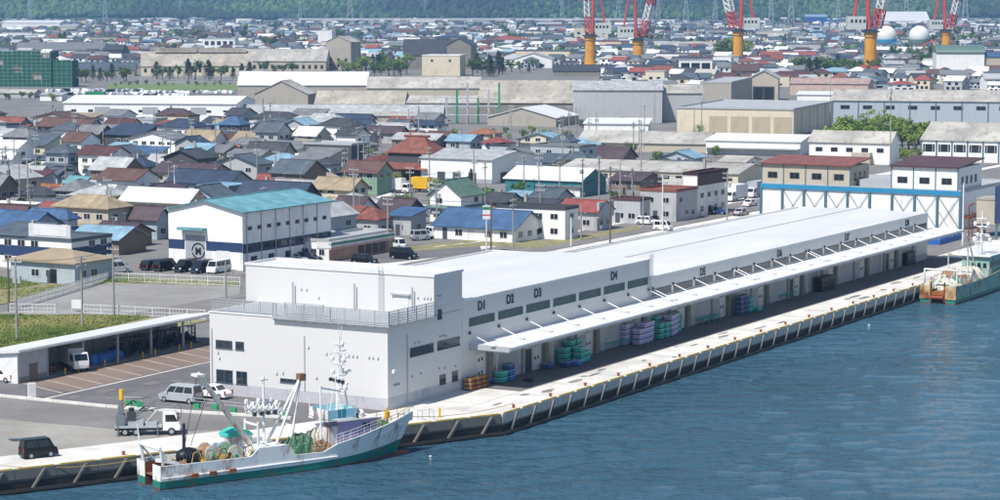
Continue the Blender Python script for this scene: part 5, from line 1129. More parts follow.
# ---- houses
TYPN = dict(gx='gabled', gy='gabled', hip='hipped', flat='flat', sx='lean-to', sy='lean-to')
USED = set()
HN = [0]
def relation(u, v, me):
    out = []
    for (mu, mv, ph, mb_) in MARKS:
        if mb_ is me: continue
        du, dv = u-mu, (v-mv)*1.8
        d = math.hypot(du, dv)
        if abs(du) > abs(dv): rel = 'left of' if du < 0 else 'right of'
        else: rel = 'behind' if dv < 0 else 'in front of'
        out.append((d, rel+' '+ph))
    return [x[1] for x in sorted(out)[:10]]
PEND = []
def house(uL, uR, v, dep, hpx, wall, roof, typ, rise=1.6, ang=None, skirt=False, mark=None, cat='house', name='house', over=.55, wins=True, pat=None, extra=False):
    HN[0] += 1
    ang = 29.3+random.uniform(-2,2) if ang is None else ang
    b = Bld(name, '', cat, uL, uR, v, dep, hpx, ang, 'w_'+wall, 'houses of the harbour town' if name == 'house' else None)
    pre = pat or ('rt_' if (typ == 'hip' and HN[0] % 2) else 'rx_' if typ in ('gx','sx','hip') else 'ry_' if typ in ('gy','sy') else 'rp_')
    b.walls(typ if typ in ('gx','gy','sx','sy') else 'flat', rise).roof(typ, pre+roof, rise, over if typ != 'flat' else .12)
    b.two = b.h > 4.4
    if wins:
        for f in ('F', 'R'):
            L_ = b.W if f == 'F' else b.D; n = max(1, int(L_/2.9))
            b.win(f, n, .9 if b.h > 2.6 else .7, 1.6, 1.15, skip=.25)
            if b.two: b.win(f, n, 3.55, 1.6, 1.1, skip=.2)
        x = random.uniform(.1,.6)*b.W; b.panel('door','F',x,x+.95,0,2.0,'frame_dark' if HN[0] % 3 else 'w_brown',.07)
    if skirt or (b.two and typ != 'flat' and HN[0] % 3 == 0):
        z = 2.75; W, D = b.W, b.D
        mb = MB().add([(-.9,-.9,z),(W+.9,-.9,z),(W,0,z+.5),(0,0,z+.5)],[(0,1,2,3)]).add([(W+.9,-.9,z),(W+.9,D+.9,z),(W,D,z+.5),(W,0,z+.5)],[(0,1,2,3)]).add([(-.9,-.9,z-.1),(W+.9,-.9,z-.1),(W+.9,-.9,z),(-.9,-.9,z)],[(0,1,2,3)]).add([(W+.9,-.9,z-.1),(W+.9,D+.9,z-.1),(W+.9,D+.9,z),(W+.9,-.9,z)],[(0,1,2,3)])
        mb.build('lower_roof', pre+roof, b.t, fix=False)
    W, D = b.W, b.D
    if extra and typ != 'flat' and W > 6:
        q = HN[0] % 5
        if q in (0, 2):       # lean-to across part of the front
            x0, x1 = (0.3, W*.52) if q else (W*.45, W-.2); dz = 2.3
            MB().prism([(0,0),(-2.4,0),(-2.4,dz),(0,dz+.55)],'x',x0,x1).build('annex','w_'+wall,b.t); MB().prism([(0,dz+.58),(-2.8,dz-.06),(-2.8,dz+.05),(0,dz+.7)],'x',x0-.25,x1+.25).build('annex_roof',pre+roof,b.t)
            link('window',win_me,None,b.t,(x0+.6,-2.4,.8),0,(min(2.0,x1-x0-1),1,1.1))
        if q in (1, 4) and b.two:       # balcony
            x0 = W*(.15 if q == 1 else .5); o_ = MB().box(x0,x0+W*.38,-1.0,0,2.85,2.97).build('balcony','w_concr',b.t); m_ = MB().box(x0,x0+W*.38,-1.0,-.95,3.75,3.82)
            for k in range(9): m_.box(x0+W*.38*k/8-.02,x0+W*.38*k/8+.02,-.99,-.96,2.97,3.75)
            m_.build('balcony_rail','frame',o_)
        if q == 3:       # side wing
            MB().prism([(.8,0),(D-.8,0),(D-.8,2.5),(D/2,3.4),(.8,2.5)],'x',W,W+2.6).build('wing','w_'+wall,b.t); sl = .9/(D/2-.8); MB().prism([(.4,2.5-.4*sl),(D/2,3.42),(D-.4,2.5-.4*sl),(D-.4,2.62-.4*sl),(D/2,3.56),(.4,2.62-.4*sl)],'x',W,W+3.0).build('wing_roof',pre+roof,b.t)
        if q in (1, 3) and not b.two: MB().box(-.1,W*.5,-.55,-.05,2.2,2.3).build('eave_board','w_brown',b.t)
    if HN[0] % 4 == 1: MB().box(b.W*.3,b.W*.3+.5,b.D*.5,b.D*.5+.5,b.h+rise*.6,b.h+rise+.9).build('chimney','w_concr',b.ro)
    if HN[0] % 3 == 0:
        loc, rz = b.at('R', 1.0, .3); MB().box(0,.8,-.32,-.04,0,.6).build('air_conditioner','frame',b.t,loc,rz)
    if HN[0] % 2 and typ != 'flat':
        a_ = MB().tube((b.W*.6,b.D*.5,b.h+rise),(b.W*.6,b.D*.5,b.h+rise+1.8),.03,4)
        for k in range(4): a_.tube((b.W*.6-.4,b.D*.5-.3+k*.2,b.h+rise+1.7),(b.W*.6+.4,b.D*.5-.3+k*.2,b.h+rise+1.7),.02,3)
        a_.build('antenna','galv',b.t)
    b.desc = '%s %s with %s %s roof' % (WALLS[wall][1], ('two-storey ' if b.two and name == 'house' else '')+({'house':'house'}.get(name, cat)), ROOFS[roof][1], TYPN[typ])
    PEND.append(b)
    if mark: landmark(b, mark)
    return b
H = house
# near rows at the left
b = H(-14,72,272,-112,30,'white','slate','flat',ang=29.3,name='shop_building',cat='shop building',mark='the navy-banded office'); b.panel('band','F',0,b.W,b.h*.42,b.h*.78,'band_navy',.05); b.panel('band','R',0,b.D,b.h*.42,b.h*.8,'band_navy',.05)
MB().box(b.W*.5,b.W*.98,.2,.5,b.h+.5,b.h+2.6).build('billboard','frame',b.t); MB().box(b.W*.56,b.W*.94,.14,.2,b.h+.8,b.h+2.3).build('billboard_face','steel_white',b.t); MB().prism([(-.3,b.h+.5),(8,b.h+2.0),(8,b.h+.5)],'x',-.3,b.W*.49).build('pitched_roof','rx_slate',b.t)
b.desc = 'white office with navy band and blank rooftop billboard'
b = H(11,75,285,-113,22,'bluegrey','tan','hip',1.4,ang=29.3,mark='the tan-roofed hut',pat='rp_'); b.panel('door','F',b.W*.62,b.W*.72,0,2.2,'carg',.08)
H(23,68,246,-78,27,'white','blue','hip',1.6,mark='the blue-hipped white house'); H(-12,20,236,-36,16,'beige','maroon','gx',2.4,mark='the maroon gabled house'); H(-10,26,222,-38,14,'white','white','sx',.6); H(30,66,222,-78,12,'grey','slate','gx',1.8)
H(71,109,222,-131,26,'beige','lgrey','hip',1.6,mark='the beige two-storey house'); H(97,135,207,-160,27,'white','brown','gx',1.8,mark='the white house with brown gable'); H(92,126,248,-152,14,'brown','purple','gx',1.5); H(130,157,240,-169,22,'bluegrey','purple','gx',1.8,mark='the purple-roofed house by the teal shed')
H(9,34,194,-56,16,'white','lgrey','gx',2.3,mark='the white light-gabled house'); H(28,60,200,-78,8,'brown','orange','gx',1.2); H(46,74,203,-88,8,'pink','rust','gx',1.2); H(66,84,193,-95,10,'bluegrey','teal','gx',1.2); H(78,99,200,-116,12,'white','sky','sx',.5); H(-6,12,180,-22,22,'white','white','gx',1.4)
H(155,188,190,-202,15,'dark','navy','hip',1.2,mark='the navy-hipped dark house'); H(145,176,177,-192,10,'beige','lgrey','gx',2.6); b = H(172,208,207,-252,18,'blue','white','gy',1.9,mark='the blue-walled house'); b.panel('shutter','F',b.W*.25,b.W*.7,0,2.6,'steel_white',.08)
H(213,238,202,-262,13,'beige','purple','gx',1.5,skirt=True); H(194,240,176,-262,8,'grey','slate','hip',1.8); H(212,248,184,-264,10,'white','grey','hip',1.7); H(98,138,172,-152,10,'beige','tan','hip',2.0); H(46,80,175,-92,10,'dark','slate','hip',2.2); H(112,138,180,-152,9,'white','grey','hip',1.6); H(28,52,172,-60,6,'white','white','sx',.5)
H(55,84,158,-92,11,'beige','grey','hip',1.7); H(0,24,160,-32,8,'beige','navy','hip',2.4); H(60,84,139,-92,8,'white','dgrey','hip',1.6); H(142,164,144,-172,7,'white','blue','hip',1.6); H(182,212,150,-228,8,'white','tan','gx',3.0,mark='the tan-gabled house'); H(128,150,152,-154,11,'white','white','flat'); H(150,172,158,-180,14,'bluegrey','orange','flat',mark='the blue-grey box house'); H(178,208,154,-222,5,'grey','blue','hip',1.8); H(220,236,158,-242,7,'brown','orange','gx',1.4); H(178,202,168,-210,9,'bluegrey','teal','hip',1.2); H(225,254,148,-262,8,'white','maroon','gx',1.6)
# middle
H(262,292,170,-306,9,'white','sky','hip',1.6,mark='the light-blue hipped house'); H(264,308,158,-320,6,'brown','pink','gx',2.2); H(285,320,150,-330,12,'dark','dgrey','hip',2.6,mark='the dark two-tier house'); H(256,280,192,-290,9,'brown','red','gx',1.6,mark='the red-roofed cottage'); H(240,284,180,-302,5,'white','white','gx',1.0); H(320,356,163,-369,7,'white','sky','hip',1.4); H(322,340,172,-345,5,'bluegrey','sky','hip',1.0); H(335,362,152,-378,6,'beige','grey','hip',2.0)
b = H(290,324,196,-343,14,'green','pink','gy',1.7,mark='the green shed with blue trim'); b.panel('trim','F',0,b.W,b.h-.35,b.h,'trim_blue',.08); b.panel('shutter','F',b.W*.6,b.W*.95,0,2.2,'w_beige',.07)
H(343,377,195,-393,23,'green','brown','gx',2.0,mark='the pale green two-storey house'); H(330,356,234,-378,22,'white','purple','gx',2.4,mark='the white house by the store'); H(375,406,226,-423,15,'dark','purple','gx',2.0); b = H(389,411,236,-426,20,'grey','blue','sx',.9,mark='the blue-topped garage'); b.panel('shutter','F',b.W*.15,b.W*.6,0,2.5,'shutter_grey',.06)
b = H(430,461,223,-482,28,'white','green','gy',2.6,mark='the white green-roofed house',pat='rx_'); b.panel('bay','F',b.W*.1,b.W*.36,1.6,3.4,'w_bluegrey',.5)
H(434,514,243,-545,14,'white','blue','gx',2.6,mark='the long blue-roofed house'); H(497,565,240,-578,30,'white','dgrey','flat',mark='the dark-parapet shop'); b = H(560,597,231,-612,20,'grey','red','gx',1.6,mark='the red-roofed shop'); b.panel('front_board','R',0,b.D,2.4,b.h+1.6,'w_bluegrey',.4)
b = H(612,640,224,-650,23,'grey','maroon','flat',mark='the grey row shop'); b = H(640,676,222,-697,30,'grey','rust','flat',mark='the grey corner building'); b = H(683,697,217,-727,42,'white','maroon','flat',mark='the maroon-topped building'); b.panel('band','R',0,b.D,b.h*.74,b.h+.5,'rp_maroon',.12); b.panel('band','F',0,b.W,b.h+.0,b.h+.5,'rp_maroon',.12)
H(584,622,165,-636,7,'brown','purple','gx',2.6); H(519,548,149,-558,9,'yellow','navy','hip',1.4,mark='the yellow house'); H(554,572,161,-580,15,'white','dgrey','hip',1.3); H(482,502,151,-512,8,'white','red','hip',1.4); H(468,490,140,-502,6,'beige','orange','hip',1.5); H(546,580,197,-606,10,'white','grey','gx',1.0); H(521,548,218,-572,10,'grey','dgrey','gx',1.2); H(610,640,190,-662,9,'brown','purple','gx',1.4)
H(652,700,176,-718,7,'bluegrey','slate','gx',1.4); H(660,694,166,-706,8,'bluegrey','sky','gy',1.6)
H(531,556,210,-572,12,'grey','slate','gx',1.6); H(484,506,212,-522,10,'bluegrey','dgrey','gx',1.4); H(500,524,206,-538,9,'blue','sky','sx',.6); H(664,690,196,-706,10,'cream','old','gx',1.0); H(380,392,206,-402,8,'white','white','sx',.4); H(446,470,150,-482,9,'bluegrey','sky','gx',1.5); H(424,446,146,-458,8,'brown','brown','gx',1.6); H(720,745,170,-760,8,'white','old','gx',1.0); H(706,738,182,-764,7,'cream','old','gx',1.2)
# large red tiled house
b = H(388,430,180,-446,27,'dark','rust','hip',3.6,ang=26,mark='the red tiled house',pat='rt_'); 
b2 = MB(); W, D, h = b.W, b.D, b.h
b2.prism([(-4.5,h*.42),(-.1,h*.62),(-.1,h*.5)],'x',-5,W+1.2).build('lower_roof','rt_rust',b.t); MB().box(-4.2,W*.5,-4.0,-.1,0,h*.42).build('annex','w_brown',b.t); MB().prism([(-7.5,h*.4),(-3.2,h*.85),(.5,h*.4)],'y',-4,D-2).build('side_roof','rt_rust',b.t); MB().box(-6.8,-.05,-3.2,D-2.5,0,h*.4).build('side_wing','w_brown',b.t)
MB().tube((W*.2,D/2,h+3.65),(W*.8,D/2,h+3.65),.35,6).build('ridge','rt_rust',b.t); b.desc = 'large dark house under a red-brown tiled temple-like roof'
# fill between: jittered plots along the town's own grid
def blocked(p, r):
    for (x, y, hw, hd, a) in FOOT:
        dx, dy = p.x-x, p.y-y; lx = dx*cos(a)-dy*sin(a); ly = dx*sin(a)+dy*cos(a)
        if abs(lx) < hw+r and abs(ly) < hd+r: return True
    q = p-O; s_, t_ = q.dot(AX), q.dot(BX)
    if t_ < 74+r and s_ > -60: return True
    return False
rg = random.Random(11); filled = 0
wl_c = ['white','white','white','cream','beige','grey','bluegrey','cream','brown','dark']; rf_c = ['grey']*5+['dgrey']*4+['slate']*6+['lgrey']*4+['purple']*2+['brown']*2+['maroon']+['navy']*4+['blue']*2+['blue','sky','sky','rust','red','tan','white','white','slate','grey','dgrey']; ty_c = ['gx','hip','gx','gy','hip','gx','flat','sx']
for row in range(88):
    for cl in range(86):
        s_ = 95+row*9.8+rg.uniform(-2.5,2.5); t_ = 78+cl*9.2+rg.uniform(-2.5,2.5); p = ST(s_, t_); u, v = proj(p)
        if not (-25 < u < 640 and 131 < v < 262): continue
        if u > 432 and v < 152: continue
        if 98 < u < 250 and v > 236: continue
        if u > 355 and v > 152 and not (505 < u < 580 and v < 180): continue
        if 390 < u < 480 and v > 224: continue
        if blocked(p, 3.5): continue
        w = rg.choice((6,7,8,9,11,14)); d = rg.uniform(5.5,8.5); hh = rg.choice([2.7,3.0,3.2,4.6,5.4,5.7]); k = pxm(v); ur = u+w*.435*k; ul = u-w*.435*k
        house(ul, ur, v+.5, d, hh*k, rg.choice(wl_c), rg.choice(rf_c), rg.choice(ty_c), rg.uniform(1.2,2.4), 29.3+rg.uniform(-4,4), extra=True); filled += 1
print('filled', filled, 'houses', HN[0])
for b in PEND:
    rel = relation(b.uv[0], b.uv[1], b); done = False
    for pre in ('', 'small ' if b.W < 8.5 else 'wide '):
        for r_ in rel:
            l = (pre+b.desc+', '+r_)
            if l not in USED and len(l.split()) <= 16: b.t['label'] = l; USED.add(l); done = True; break
        if done: break
    if not done:
        for i, r1 in enumerate(rel):
            l = b.desc+' somewhere '+r1
            b.t['label'] = ' '.join(l.split()[:16]); break
    if 'group' not in b.t.keys() and b.t.name.startswith('house'): b.t['group'] = 'houses of the harbour town'

tw_ = thing('silo_tower','beige concrete bin tower beside the works at the right edge','tower',G(976,236),-R(26))
MB().box(0,5.2,0,5,2.2,6.6).build('bin','w_beige',tw_); MB().prism([(0,6.6),(5.2,6.6),(5.2,7.2),(0,6.9)],'y',-.1,5.1).build('bin_roof','w_concr',tw_)
for x in (.1,4.8):
    for y in (.1,4.6): MB().box(x,x+.35,y,y+.35,0,2.2).build('leg','rust',tw_)
MB().path([(-1.2,-.6,0),(-1.2,-.6,5.5),(-.2,-.6,6.0)],.15,6).path([(-.6,-.6,0),(-.6,-.6,4.5)],.12,6).build('pipe','rust',tw_)
hp_ = thing('blue_hopper','tall blue steel hopper cut off by the right edge','hopper',G(994,240),-R(26))
MB().box(0,6,0,5,3,9.6).build('hopper_body','band_navy',hp_); MB().loft([[(.2,.2,3),(5.8,.2,3),(5.8,4.8,3),(.2,4.8,3)],[(2.2,1.8,.9),(3.8,1.8,.9),(3.8,3.2,.9),(2.2,3.2,.9)]],0,True,True).build('hopper_cone','w_concr',hp_)
for x in (.1,5.5):
    for y in (.1,4.5): MB().box(x,x+.4,y,y+.4,0,3).build('leg','post_blue',hp_)
for k, (u, v, w, l) in enumerate(((940,243,3.4,'blue tarpaulin heap at the far canopy end'),(951,240,2.6,'second blue tarpaulin heap beyond the canopy end'))):
    m = MB(); m.loft([[(x*f,y*f,z) for x,y in ((-w,-1.2),(w,-1.2),(w,1.2),(-w,1.2))] for z,f in ((0,1),(.8,1.0),(1.5,.75),(1.8,.4))],0,True,True)
    tag(m.build('tarpaulin_heap','tarp_blue',None,G(u,v),pi/2-AA), l, 'tarpaulin')
# ================================================================ vegetation
P(leaf_mid=('4f7038',.8,'leaf'), leaf_dark=('34502f',.85,'leaf'), leaf_light=('7a9445',.8,'leaf'), leaf_pine=('2c4230',.85,'leaf'), verge_green=('6f8450',.95,'conc'), weed=('6f8a48',.9,'leaf'), weed_dry=('9c9668',.9,'leaf'), bark=('5d4c3d',.9,'conc'), forest_a=('38572f',.9,'leaf'))
def leaf_cloud(centres, n, size, rg):
    mb = MB()
    for _ in range(n):
        c, r = rg.choice(centres)
        d = V((rg.gauss(0,1), rg.gauss(0,1), rg.gauss(0,1))).normalized(); p = V(c)+d*r*(rg.random()**.35)
        nrm = (d+V((rg.uniform(-.6,.6), rg.uniform(-.6,.6), rg.uniform(-.2,.8)))).normalized(); a = nrm.orthogonal().normalized(); b = nrm.cross(a); th = rg.uniform(0,pi); a, b = a*cos(th)+b*sin(th), b*cos(th)-a*sin(th)
        s = size*rg.uniform(.6,1.3); mb.add([p-a*s, p+b*s*.55, p+a*s, p-b*s*.55], [(0,1,2,3)])
    return mb
TREES = {}
def tree_kind(key):
    kind, k = key; rg = random.Random(hash(kind) % 1000 if False else {'broad':3,'pine':5,'bush':9,'light':13,'hedge':17}[kind]*7+k); tr_ = MB(); cs = []
    if kind == 'pine':
        tr_.tube((0,0,0),(0,0,.9),.028,6,.008)
        for i in range(16):
            z = .18+.78*i/16; r = .24*(1-i/16.5)+.03; a = i*2.4
            for j in range(3): aa = a+j*2.1; tr_.tube((0,0,z),(r*cos(aa),r*sin(aa),z-.02),.008,3); cs.append(((r*.6*cos(aa),r*.6*sin(aa),z), r*.55+.03))
        lf = leaf_cloud(cs, 800, .03, rg)
    elif kind in ('bush', 'hedge'):
        for i in range(7):
            a = rg.uniform(0,2*pi); r = rg.uniform(.1,.34); q = (r*cos(a), r*sin(a), rg.uniform(.3,.75)); tr_.tube((0,0,0),q,.02,4,.008); cs.append((q, rg.uniform(.16,.28)))
        lf = leaf_cloud(cs, 620, .045, rg)
    else:
        tr_.tube((0,0,0),(.02,.01,.38),.035,7,.024)
        for i in range(9):
            a = i*2.4+rg.uniform(-.4,.4); r = rg.uniform(.13,.34); z = rg.uniform(.45,.88); q = (r*cos(a), r*sin(a), z); tr_.tube((.02,.01,rg.uniform(.25,.38)),q,.016,5,.006); cs.append((q, rg.uniform(.12,.21)))
            for j in range(2): cs.append(((q[0]+rg.uniform(-.15,.15), q[1]+rg.uniform(-.15,.15), q[2]+rg.uniform(-.08,.1)), rg.uniform(.07,.13)))
        lf = leaf_cloud(cs, 1000, .036, rg)
    return tr_.mesh('trunk'), lf.mesh('crown')
TREEUSED = set()
MATK = dict(broad='leaf_mid', pine='leaf_pine', bush='leaf_mid', light='leaf_light', hedge='leaf_light')
NAMK = dict(broad=('leafy_tree','green leafy tree','tree'), pine=('conifer_tree','dark conifer','tree'), bush=('bush','green bush','bush'), light=('leafy_tree','pale green leafy tree','tree'), hedge=('bush','bright green bush','bush'))
tn = [0]
def tree(u, v, h, kind, where=None, w=1.0):
    tn[0] += 1; key = (kind, tn[0] % 3)
    if key not in TREES: TREES[key] = tree_kind(key)
    p = G(u, v); nm, ds, ct_ = NAMK[kind]; uv = proj(V((p.x, p.y, h/2)))
    t = thing(nm, '', ct_, p, random.uniform(0,6.28), 'trees and bushes of the town'); t.scale = (h*w, h*w, h)
    link('trunk', TREES[key][0], 'bark', t); link('crown', TREES[key][1], MATK[kind] if h < 30 else 'leaf_dark', t)
    if where: lab = ds+' '+where
    else:
        lab = None
        for r_ in relation(uv[0], uv[1], None):
            l = ds+' '+r_
            if l not in USED: lab = l; break
        lab = lab or ds+' '+relation(uv[0], uv[1], None)[0]
    USED.add(lab); t['label'] = ' '.join(lab.split()[:16]); return t
rg = random.Random(5)
def trees(u0, u1, v0, v1, n, h0, h1, kinds, w=1.0):
    for i in range(n):
        u = u0+(u1-u0)*(i+.5)/n+rg.uniform(-.5,.5)*(u1-u0)/n*.8; v = rg.uniform(v0, v1); tree(u, v, rg.uniform(h0,h1), rg.choice(kinds), None, w*rg.uniform(.85,1.25))
trees(113,140,219,226,5,3.5,5.5,['light','broad']); trees(100,112,222,228,2,3,4,['bush']); trees(36,48,278,282,3,1.6,2.4,['bush']); trees(78,100,243,248,3,1.6,2.6,['hedge','bush'])
trees(538,574,162,167,6,3,5.5,['light','broad','hedge']); trees(183,196,205,208,2,2.5,3.5,['bush']); trees(205,214,202,205,2,2,3,['hedge']); trees(832,925,148,153,13,6,9,['light','broad','hedge'],1.1); trees(838,928,138,146,12,6,9,['light','light','broad'],1.1); trees(896,925,157,164,6,3,5,['hedge','light'])
trees(150,252,79,82,12,7,12,['pine','broad','pine']); trees(76,132,79,83,8,6,9,['broad','pine']); trees(262,300,73,76,4,6,9,['broad','light']); trees(340,412,74,78,10,7,11,['light','broad','light']); trees(360,402,70,74,6,8,12,['broad','pine']); trees(470,506,72,77,7,9,14,['pine','broad']); trees(506,540,70,74,4,6,9,['pine','broad'])
trees(262,285,45,50,4,10,14,['broad']); trees(330,345,40,44,3,12,16,['broad']); trees(715,748,58,62,6,10,16,['broad','light']); trees(790,880,76,80,12,9,14,['pine','broad','pine']); trees(870,935,62,68,8,8,12,['broad','pine']); trees(640,662,42,46,3,10,14,['broad']); trees(505,560,40,46,5,8,12,['broad']); trees(170,205,38,42,4,10,14,['broad']); trees(232,250,36,42,3,10,14,['pine','broad']); trees(955,1000,36,40,4,10,14,['broad','pine']); trees(60,70,42,45,1,12,13,['broad']); trees(880,935,44,47,3,9,12,['broad'])
# small garden bushes dotted among the houses
gb_n = 0
for _ in range(900):
    u = rg.uniform(-5,740); v = rg.uniform(126,246); p = G(u, v)
    if blocked(p, .5): continue
    tree(u, v, rg.uniform(1.8,4.2), rg.choice(['bush','broad','hedge','bush','pine']), None, 1.1); gb_n += 1
    if gb_n > 115: break
# weeds on the vacant lots: nobody could count them
def weeds(name, polys, n, mats, h, label):
    mb = MB()
    def inside(u, v, pl):
        c = False
        for i in range(len(pl)):
            (x1,y1),(x2,y2) = pl[i], pl[i-1]
            if (y1 > v) != (y2 > v) and u < (x2-x1)*(v-y1)/(y2-y1)+x1: c = not c
        return c
    k = 0
    while k < n:
        pl, dens = rg.choice(polys); xs = [p[0] for p in pl]; ys = [p[1] for p in pl]; u = rg.uniform(min(xs),max(xs)); v = rg.uniform(min(ys),max(ys))
        if not inside(u, v, pl): continue
        p = G(u, v); patch = sin(p.x*.31+1)*sin(p.y*.23)+sin(p.x*.11-p.y*.17+2)
        if patch < -.5 and rg.random() < .75: continue
        if p.x > -25 and rg.random() < .8: k += 1; continue
        hh = h*.62*rg.uniform(.35,1.2)*(1.3 if patch > .4 else .8); m = 0 if rg.random() < .74+.25*patch else 1
        for j in range(4):
            a = rg.uniform(0,2*pi); q = V((cos(a)*rg.uniform(.1,.4), sin(a)*rg.uniform(.1,.4), hh)); o = V((p.x+rg.uniform(-.3,.3), p.y+rg.uniform(-.3,.3), .03)); sd = V((-sin(a), cos(a), 0))*.045
            mb.add([o-sd, o+sd, o+q], [(0,1,2)], m)
        k += 1
    o = mb.build(name, mats, fix=False); tag(o, label, 'weeds', None, 'stuff')
LOT = ([(-60,345),(-60,317),(84,315),(150,317),(60,338),(10,350)],1)
weeds('weeds', [LOT]*9+[([(-60,345),(-60,317),(84,315),(150,317),(60,338),(10,350)],1),([(-60,345),(-60,317),(84,315),(150,317),(60,338),(10,350)],1),([(-20,309),(112,280),(112,277),(-20,296)],1),([(-20,292),(20,288),(40,284),(0,278),(-20,276)],1),([(100,282),(112,276.5),(240,282),(240,286)],1),([(400,252),(480,240),(545,242),(640,226),(640,229),(540,248),(484,246)],1)], 22000, ['weed','weed_dry'], .55, 'rough green and dry weeds over the vacant lot and verges')
# ================================================================ poles, wires, fences
def pole(u, v, h, label, arms=2, lamp=False, trans=False, mat='pole_conc'):
    p = G(u, v); t = thing('utility_pole', label, 'utility pole', p, pi/2-AA+R(random.choice((0,90))), 'poles of the town')
    MB().tube((0,0,0),(0,0,h),.17,8,.11).build('pole', mat, t)
    for k in range(arms):
        z = h-.5-k*.9; MB().box(-.05,.05,-1.0,1.0,z-.06,z+.06).build('crossarm','galv',t)
        m = MB()
        for y in (-.9,-.4,.4,.9): m.tube((0,y,z+.06),(0,y,z+.28),.05,5)
        m.build('insulator','insul',t)['kind'] = 'stuff'
    if trans: 
        for y in (-.4,.4): MB().tube((.25,y,h-3.2),(.25,y,h-2.3),.26,8).build('transformer','galv',t)
    if lamp: MB().path([(0,0,h-2.0),(.9,0,h-1.7),(1.5,0,h-1.75)],.04,5).box(1.3,1.9,-.12,.12,h-1.8,h-1.66).build('street_lamp','galv',t)
    return p+V((0,0,h-.5))
PL = [(9,312,7.5,'thin pole at the left edge of the vacant lot'),(17,341,10.5,'pole standing in the weeds behind the open shed'),(82.5,326,9.3,'pole beside the white notice board'),(114,316,9.6,'pole by the white fence, right of the notice board'),(226,300,5.5,'lamp post behind the open shed roof'),(276,196,10,'pole left of the red-roofed cottage'),(310,252,9.5,'pole in front of the teal-roofed shed'),(354,236,12.5,'tall pole by the white house near the store'),(388,252,9.5,'pole at the convenience store brick pier'),(459.5,216,9,'pole beside the white green-roofed house'),(491,253,9,'dark pole right of the pole sign'),(513,254,9.5,'pole in front of the long blue-roofed house'),(524,196,9,'pole by the blue-gabled shed'),(610,243,13.5,'tall dark pole on the main street'),(620,222,11.5,'pole behind the tall dark street pole'),(662.5,231,10.5,'white pole in front of the grey corner building'),(643,226,6,'short pole left of the white street pole'),(727,220,9.5,'pole beside the maroon-topped building'),(581,240,6.5,'short pole beside the dark-parapet shop'),(962.5,246,11,'slim mast by the blue-banded works'),(175,212,9.5,'white pole in front of the blue-walled house'),(108,232,10,'pole beside the beige house garden'),(20,214,10,'pole left of the blue-hipped house'),(66,190,9,'pole near the red low roofs'),(163,172,9.5,'pole between the hipped houses'),(192,150,9,'pole beside the tan-gabled house'),(264,236,9,'pole by the long side of the teal-roofed shed'),(540,225,8,'pole behind the dark-parapet shop'),(571,246,5,'slim sign post on the verge of the street'),(890,166,20,'tall mast between the plant and the hedge'),(830,128,16,'tall mast at the corner of the cream warehouse')]
TOPS = []
for i, (u, v, h, l) in enumerate(PL):
    dk = l.startswith(('tall dark','dark','thin')); TOPS.append(pole(u, v, h, l, 0 if 'lamp' in l or 'short' in l or 'slim' in l or 'sign' in l else 2, 'lamp' in l or i % 3 == 0, i % 4 == 1, 'pole_brown' if dk else 'steel_white' if 'white pole' in l or 'slim' in l else 'pole_conc'))
pk = 0
for _ in range(400):
    u = rg.uniform(-5,735); v = rg.uniform(122,236); p = G(u, v)
    if blocked(p, .2): continue
    lab = None
    for r_ in relation(u, v-18, None):
        l = rg.choice(('grey','slim','concrete'))+' utility pole '+r_
        if l not in USED: lab = l; break
    if not lab: continue
    USED.add(lab); pole(u, v, rg.uniform(8.5,12), lab, rg.choice((1,2,2)), rg.random() < .3, rg.random() < .4); pk += 1
    if pk >= 58: break
def wire(a, b, label):
    t = MB(); p, q = TOPS[a], TOPS[b]; prev = None
    for j in (-.6,.6):
        prev = None
        for k in range(13):
            s = k/12; c = p+(q-p)*s-V((0,0,4*s*(1-s)*(q-p).length*.018)); c = c+V((0,j,.3))
            if prev is not None: t.tube(prev, c, .022, 3)
            prev = c
    t.path([p+V((0,-.6,.3)), p+V((0,.6,.3))], .022, 3)
    tag(t.build('power_line','dark_steel'), label, 'power line')
for (a, b, l) in ((1,2,'power line over the weeds from the shed pole to the notice board'),(2,3,'power line between the two poles by the white fence'),(13,15,'power line along the main street from the tall dark pole'),(15,17,'power line along the main street to the maroon-topped building'),(6,7,'power line in front of the teal-roofed shed'),(7,9,'power line from the tall pole to the white green-roofed house'),(11,13,'power line over the verge to the tall dark pole'),(8,10,'power line across the convenience store parking')): wire(a, b, l)
def fence(p, q, h, label, pitch, mat='steel_white', solid=False):
    p = G(*p); q = G(*q); d = q-p; n = d.length; t = thing('fence', label, 'fence', p, math.atan2(d.y, d.x)); k = max(1, int(n/2.6)); w = n/k
    pm = MB().box(-.05,.05,-.05,.05,0,h+.05).mesh('post'); rm = MB().box(.05,w-.05,-.02,.02,h-.08,h).box(.05,w-.05,-.02,.02,h*.48,h*.48+.06).box(.05,w-.05,-.02,.02,.1,.17); rm = rm.mesh('rails')
    bm_ = MB()
    for i in range(int(w/pitch)): bm_.box(.05+i*pitch,.05+i*pitch+.03,-.012,.012,.17,h-.08)
    bm_ = bm_.mesh('pickets')
    for i in range(k+1):
        link('post', pm, mat, t, (i*w,0,0))
        if i < k: link('rails', rm, mat, t, (i*w,0,0)); o = link('pickets', bm_, mat, t, (i*w,0,0)); o['kind'] = 'stuff'
fence((10,312.5),(55,313),1.25,'short white fence at the left end of the vacant lot',.5); fence((84,313.5),(205,319.5),1.3,'white fence between the weeds and the gravel lot',.45); fence((113,281.5),(240,286.5),1.4,'white picket fence in front of the parked black cars',.22); fence((16,309),(112,279.5),1.4,'pale slatted fence running up to the tan-roofed hut',.16,'frame'); fence((246,270),(300,264),1.3,'grey pipe fence beside the convenience store lot',.6,'galv'); fence((140,82.5),(250,82.5),3.0,'long pale fence below the tan-roofed mill',.5,'frame')
